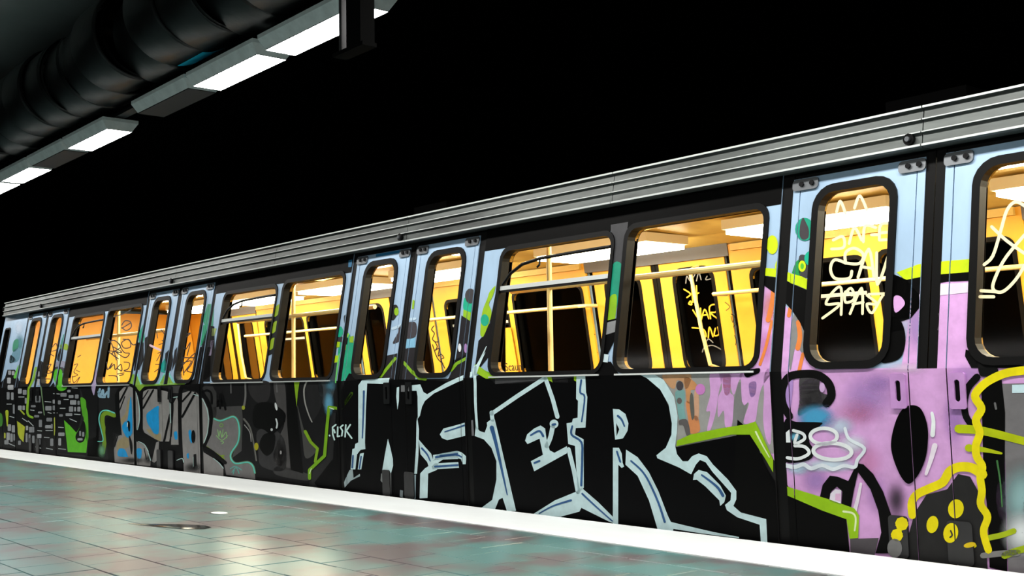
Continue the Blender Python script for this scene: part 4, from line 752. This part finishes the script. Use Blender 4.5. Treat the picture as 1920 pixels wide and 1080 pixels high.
# ---- far left brick letters ------------------------------------------------------
A = fr(0, 690, 6.355)
piece(A, [(-60, 250), (60, 120), (90, 20), (180, 20), (230, 150), (330, 230), (600, 220), (640, 170), (690, 270), (830, 230), (950, 230), (970, 560), (920, 780), (1030, 1040), (-60, 960)], (9, 9, 10), 2, 'brick pattern letters with green edges at the far left of the car')
fill(A, [(950, 220), (1180, 215), (1180, 1060), (1040, 1050), (1060, 800), (1040, 500)], (18, 18, 19), 2)
fill(A, [(765, 620), (840, 690), (912, 770), (960, 700), (1000, 620), (1030, 700), (1050, 830), (1030, 1010), (810, 1000), (790, 820)], (92, 190, 24), 4, label='bright green shape beside the brick letters'); fill(A, [(960, 360), (1020, 380), (1032, 470), (1050, 560), (1055, 830), (1030, 850), (1000, 600), (985, 560)], (84, 170, 30), 4, True)
fill(A, [(905, 800), (960, 700), (990, 630), (1015, 660), (1024, 780), (1000, 870), (950, 890), (912, 860)], (7, 7, 7), 5, True); fill(A, [(640, 110), (655, 30), (690, 10), (740, 30), (750, 140), (800, 210), (790, 250), (740, 275), (690, 255), (660, 180)], (84, 196, 30), 5, True); line(A, [(690, 90), (690, 200)], 12, (30, 60, 20), 6); line(A, [(745, 205), (840, 205)], 14, (200, 240, 190), 6)
for pts, wd, col in (([(232, -20), (180, 110)], 34, (96, 190, 60)), ([(430, 0), (400, 130), (350, 230), (340, 330), (330, 540), (390, 590)], (30, 26), (140, 190, 40)), ([(490, 215), (505, 350), (530, 560)], (16, 10), (110, 140, 100)), ([(245, 500), (290, 550)], 18, (170, 190, 40)), ([(660, 600), (650, 800)], (30, 10), (180, 190, 70)), ([(85, 520), (90, 690)], (40, 12), (180, 200, 40)), ([(60, 780), (60, 830)], 18, (190, 200, 60))): line(A, pts, wd, col, 5)
fill(A, [(205, 630), (300, 700), (282, 885), (232, 830), (215, 780)], (190, 200, 50), 5); fill(A, [(-40, 530), (30, 560), (30, 680), (-40, 690)], (60, 130, 40), 4, True)
BR = [(100, 330, 35, 90), (150, 335, 30, 90), (240, 275, 45, 60), (297, 290, 45, 60), (310, 390, 22, 70), (170, 490, 28, 110), (240, 475, 45, 55), (285, 475, 30, 55), (115, 710, 40, 80), (165, 725, 45, 85), (100, 815, 40, 90), (140, 830, 28, 100), (172, 825, 22, 80), (80, 885, 50, 50), (235, 890, 32, 50), (325, 715, 28, 55), (380, 735, 62, 66), (320, 830, 22, 110), (355, 840, 24, 100), (400, 850, 28, 90), (485, 660, 38, 88), (470, 812, 54, 50), (465, 880, 40, 66), (580, 480, 75, 52), (655, 475, 48, 58), (655, 400, 48, 48), (710, 410, 34, 48), (760, 320, 74, 44), (850, 340, 58, 34), (918, 340, 44, 48), (875, 410, 74, 54), (940, 415, 28, 48), (850, 490, 50, 64), (898, 490, 20, 54), (943, 490, 38, 58), (825, 555, 80, 34), (575, 700, 68, 38), (620, 695, 22, 58), (590, 615, 68, 44), (735, 790, 74, 42), (715, 880, 34, 88), (620, 885, 38, 88), (730, 565, 44, 28), (440, 575, 58, 28), (480, 530, 48, 22), (400, 455, 56, 26), (455, 370, 60, 80), (958, 780, 22, 60), (995, 790, 26, 56), (957, 850, 62, 26), (825, 275, 40, 30), (450, 70, 50, 60), (460, 170, 26, 80), (428, 170, 14, 70), (118, 55, 36, 50), (160, 60, 34, 50), (110, 150, 44, 70), (130, 230, 70, 56)]
for x, y, ww, hh in BR:
    g = random.randint(128, 176)
    fill(A, [(x - ww / 2, y - hh / 2 + 6), (x - ww / 2 + 6, y - hh / 2), (x + ww / 2 - 6, y - hh / 2), (x + ww / 2, y - hh / 2 + 6), (x + ww / 2, y + hh / 2 - 6), (x + ww / 2 - 6, y + hh / 2), (x - ww / 2 + 6, y + hh / 2), (x - ww / 2, y + hh / 2 - 6)], (g // 8 * 8, g // 8 * 8 + 4, g // 8 * 8 + 8), 6, name='brick_mark')
for a, b in (((225, 345), (290, 345)), ((85, 430), (140, 430)), ((120, 575), (170, 590)), ((270, 600), (330, 640)), ((340, 630), (400, 690)), ((540, 400), (610, 405)), ((640, 305), (715, 310)), ((765, 375), (820, 375)), ((720, 480), (780, 480)), ((890, 550), (960, 555)), ((835, 605), (915, 640)), ((700, 705), (760, 710)), ((530, 825), (590, 830)), ((550, 745), (630, 745)), ((555, 955), (630, 970)), ((700, 960), (785, 970)), ((430, 940), (490, 955)), ((860, 235), (925, 240)), ((110, 900), (180, 930)), ((365, 500), (410, 505)), ((640, 535), (685, 535)), ((575, 530), (615, 540)), ((450, 745), (500, 750))): line(A, [a, b], 9, (190, 198, 200), 7, False, 'brick_highlight')
H5 = fr(0, 540, 5.4)
for pts, col in (([(140, 540), (185, 520), (180, 620), (130, 640)], (40, 130, 100)), ([(150, 620), (210, 640), (180, 740), (100, 740)], (96, 140, 160)), ([(110, 680), (160, 730), (100, 760)], (36, 50, 56)), ([(610, 610), (640, 600), (625, 740), (580, 720)], (30, 30, 32)), ([(640, 480), (660, 480), (640, 610), (610, 600)], (50, 150, 130)), ([(575, 745), (660, 745), (650, 800), (560, 790)], (150, 150, 170)), ([(560, 800), (650, 810), (640, 860), (540, 870)], (60, 60, 66)), ([(390, 760), (440, 760), (420, 900), (350, 940)], (24, 24, 26)), ([(620, 570), (685, 570), (680, 630), (610, 600)], (150, 180, 40))): fill(H5, pts, col, 3, True)
fog(H5, (190, 400), 60, 100, (214, 226, 240), 3, .6); fog(H5, (200, 560), 60, 120, (60, 130, 140), 2, .8)
# lower bodies of the doors at far left and soot at the bottom of the side
cur['parent'] = car

# ---- tags on the glass --------------------------------------------------------
CREAM = mat('cream_scratch_ink', (255, 240, 190), .5); AMBER = mat('amber_marker_ink', (240, 180, 40), .5)
T7 = fr(1500, 340, 3.0)
def gl(F, strokes, wd, ink, label):
    polys = []
    for s_ in strokes:
        p = crom(s_, False, 4) if len(s_) > 2 else s_
        polys += [[F(q) for q in r] for r in ribs(p, (wd, wd), 6)]
    return sheet('glass_tag', polys, [], ink, car, -.010, False, label=label)
gl(T7, [[(170, 380), (240, 370), (235, 310), (180, 330)], [(270, 350), (300, 260), (340, 330)], [(350, 340), (360, 250), (420, 260)], [(395, 300), (430, 300)], [(440, 330), (450, 240), (530, 240)], [(440, 290), (500, 285)], [(440, 330), (520, 325)], [(200, 170), (220, 110), (250, 180)], [(300, 150), (330, 80), (370, 160)]], 16, CREAM, 'row of cream letters high on the door glass')
gl(T7, [[(250, 460), (250, 400), (300, 375), (350, 410), (330, 460), (260, 460), (190, 440), (165, 490), (190, 545), (270, 545), (285, 505)], [(320, 540), (380, 380), (410, 540)], [(340, 480), (405, 490)], [(425, 400), (430, 580), (495, 405)]], 17, CREAM, 'cream scrawl reading CAV on the door glass')
gl(T7, [[(120, 770), (220, 690), (140, 690), (180, 620), (225, 600), (225, 750)], [(285, 640), (250, 620), (250, 680), (300, 660), (280, 600), (240, 640)], [(275, 745), (340, 600), (345, 745)], [(290, 690), (350, 680)], [(370, 640), (430, 690), (370, 690), (400, 740), (460, 640), (500, 630), (380, 635)]], 15, CREAM, 'cream scrawl reading ROAD on the door glass')
T8 = fr(1780, 260, 2.457)
gl(T8, [[(155, 580), (195, 540), (230, 430), (260, 330), (300, 290), (344, 310)], [(190, 405), (260, 470), (344, 530)], [(344, 440), (260, 540), (215, 620), (195, 690), (240, 705), (300, 650), (344, 580)], [(140, 700), (215, 705)], [(135, 728), (200, 728)]], 15, CREAM, 'cream looping scrawl on the glass at the right edge')
W6 = fr(180, 520, 4.908)
gl(W6, [[(110, 600), (160, 580), (220, 640), (140, 700), (200, 750), (110, 680), (230, 690), (150, 640)], [(240, 570), (300, 580), (310, 640), (250, 650), (230, 600), (290, 570), (330, 620), (370, 610)], [(200, 610), (250, 690), (300, 700), (260, 740), (180, 690)], [(100, 560), (140, 620), (180, 760)], [(90, 780), (100, 850), (140, 790), (120, 840), (160, 800), (170, 850), (220, 800), (230, 860), (190, 840)], [(250, 780), (300, 790), (290, 840), (250, 860), (320, 870)], [(190, 890), (250, 880)], [(205, 905), (245, 895)], [(230, 440), (260, 400), (310, 410), (315, 460), (270, 490), (230, 460)], [(230, 470), (310, 420)], [(160, 360), (260, 330), (340, 280)], [(110, 905), (180, 910), (190, 950)]], 9, INK, 'dense black scribble on the window left of the second doors')
gl(W6, [[(830, 520), (860, 515), (820, 550)], [(790, 640), (820, 660), (860, 600), (830, 720)], [(770, 740), (900, 740)], [(800, 880), (870, 770), (760, 800)], [(760, 840), (900, 700), (870, 800), (830, 860), (900, 880)], [(780, 700), (800, 900)]], 9, INK, 'black scribble on the right leaf of the second doors')
gl(W6, [[(550, 500), (560, 560)], [(590, 480), (620, 520)], [(600, 580), (620, 600), (570, 620)], [(560, 700), (590, 690), (550, 770)], [(540, 800), (600, 810), (530, 870)]], 7, INK, 'thin black marks on the left leaf of the second doors')
gl(W6, [[(490, 625), (540, 650), (610, 680)]], 20, mat('pale_pink_ink', (236, 200, 214), .5), 'pale pink smear on the left leaf of the second doors')
gl(H5, [[(740, 780), (780, 770), (740, 850), (780, 880), (730, 900)], [(760, 830), (800, 850)], [(725, 890), (740, 960), (800, 900), (770, 960)], [(780, 700), (810, 680)]], 7, INK, 'black tag low on the window right of the first doors')
gl(H5, [[(520, 600), (560, 560), (570, 620), (520, 640)], [(480, 660), (540, 690)], [(460, 790), (510, 770), (480, 830), (530, 850), (450, 870)], [(445, 920), (500, 920)]], 8, INK, 'black marks on the right leaf of the first doors'); gl(H5, [[(370, 600), (350, 690), (380, 700)], [(330, 760), (360, 780)], [(320, 860), (350, 870)]], 8, INK, 'black marks on the left leaf of the first doors')
gl(D3, [[(1195, 400), (1170, 440), (1200, 480), (1180, 540), (1210, 570), (1240, 570)], [(1200, 560), (1230, 620), (1210, 660), (1250, 640), (1240, 720), (1270, 700), (1300, 740), (1270, 760), (1310, 850)], [(1180, 600), (1230, 740), (1290, 800)]], 11, INK, 'black tag on the right leaf of the middle doors')
# tags on the far side glass and wall, seen through the wide windows
def farF(x0, y0, sc):
    def g(p):
        x, y = x0 + p[0] / sc, y0 + p[1] / sc; d = RIGHT * (x - 960) + DOWN * (y - 540) + FWD * FPX
        yy = W - .13
        for _ in range(3):
            q = CAM + d * ((yy - CAM.y) / d.y); yy = W - .045 - sideY(q.z)
        return (q.x, q.z)
    return g
FF = farF(1240, 460, 4.5)
def glf(strokes, wd, ink, label, off=-.035):
    polys = []
    for s_ in strokes:
        p = crom(s_, False, 4) if len(s_) > 2 else s_
        polys += [[FF(q) for q in r] for r in ribs(p, (wd, wd), 6)]
    sheet('glass_tag', polys, [], ink, car, off, True, label=label)
glf([[(185, 370), (240, 410), (210, 440)], [(250, 350), (260, 480)], [(225, 490), (240, 470), (250, 500), (225, 495)], [(290, 340), (295, 480)], [(265, 420), (310, 400)], [(260, 545), (320, 630), (325, 530)], [(330, 630), (360, 540), (395, 620)], [(345, 590), (385, 585)], [(410, 620), (400, 520), (450, 500), (455, 560), (410, 570), (470, 620)], [(255, 695), (350, 710), (370, 770), (320, 720)], [(390, 780), (400, 690), (430, 770)], [(450, 700), (440, 760), (480, 750), (470, 690)], [(490, 790), (500, 660), (540, 780)]], 12, AMBER, 'amber tags on the far door glass')
glf([[(200, 320), (210, 260), (240, 300), (280, 240)], [(290, 300), (310, 230), (330, 290)], [(380, 260), (370, 290), (420, 280)], [(340, 770), (360, 830), (390, 790), (430, 820)], [(340, 900), (360, 860), (430, 845), (500, 880)]], 9, mat('grey_scratch', (120, 120, 120), .6), 'grey scratches on the far door glass')
glf([[(560, 480), (600, 520), (570, 550)], [(610, 580), (640, 600), (625, 650), (610, 600)], [(630, 690), (650, 670), (660, 700)], [(640, 760), (655, 800), (650, 840)]], 6, INK, 'thin black writing on the far yellow panel', -.082)
FF = farF(900, 430, 3.857)
glf([[(780, 660), (820, 680)], [(790, 700), (830, 720), (800, 740)], [(820, 770), (850, 760)], [(835, 820), (850, 870)], [(845, 885), (865, 890)]], 6, INK, 'small black writing on the far pillar', -.082)
# ------------------------------------------------------------------ floor marks
pd = MB()
pts = [(-7.62, -2.20), (-7.3, -2.12), (-7.06, -2.06), (-6.95, -1.96), (-7.0, -1.89), (-7.12, -1.88), (-7.3, -1.96), (-7.45, -2.08)]
tag(mk('floor_hollow', [(x, y, .0012) for x, y in pts] + [(x * .6 - 7.2 * .4, y * .6 - 2.02 * .4, .003) for x, y in pts], [tuple(range(8, 16))] + [(i, (i + 1) % 8, 8 + (i + 1) % 8, 8 + i) for i in range(8)], mat('wet_black_tar', (10, 10, 9), .12)), 'small wet black patch in the platform tiles near the left', 'patch')
pp = [(-7.72 + .09 * math.cos(a * math.pi / 5) , -1.5 + .05 * math.sin(a * math.pi / 5)) for a in range(10)]
tag(mk('paper_scrap', [(x, y, .001) for x, y in pp] + [(x, y, .004) for x, y in pp], [tuple(range(10, 20))] + [(i, (i + 1) % 10, 10 + (i + 1) % 10, 10 + i) for i in range(10)], mat('white_paper', (235, 238, 236), .6)), 'small white paper scrap lying on the platform tiles', 'paper')
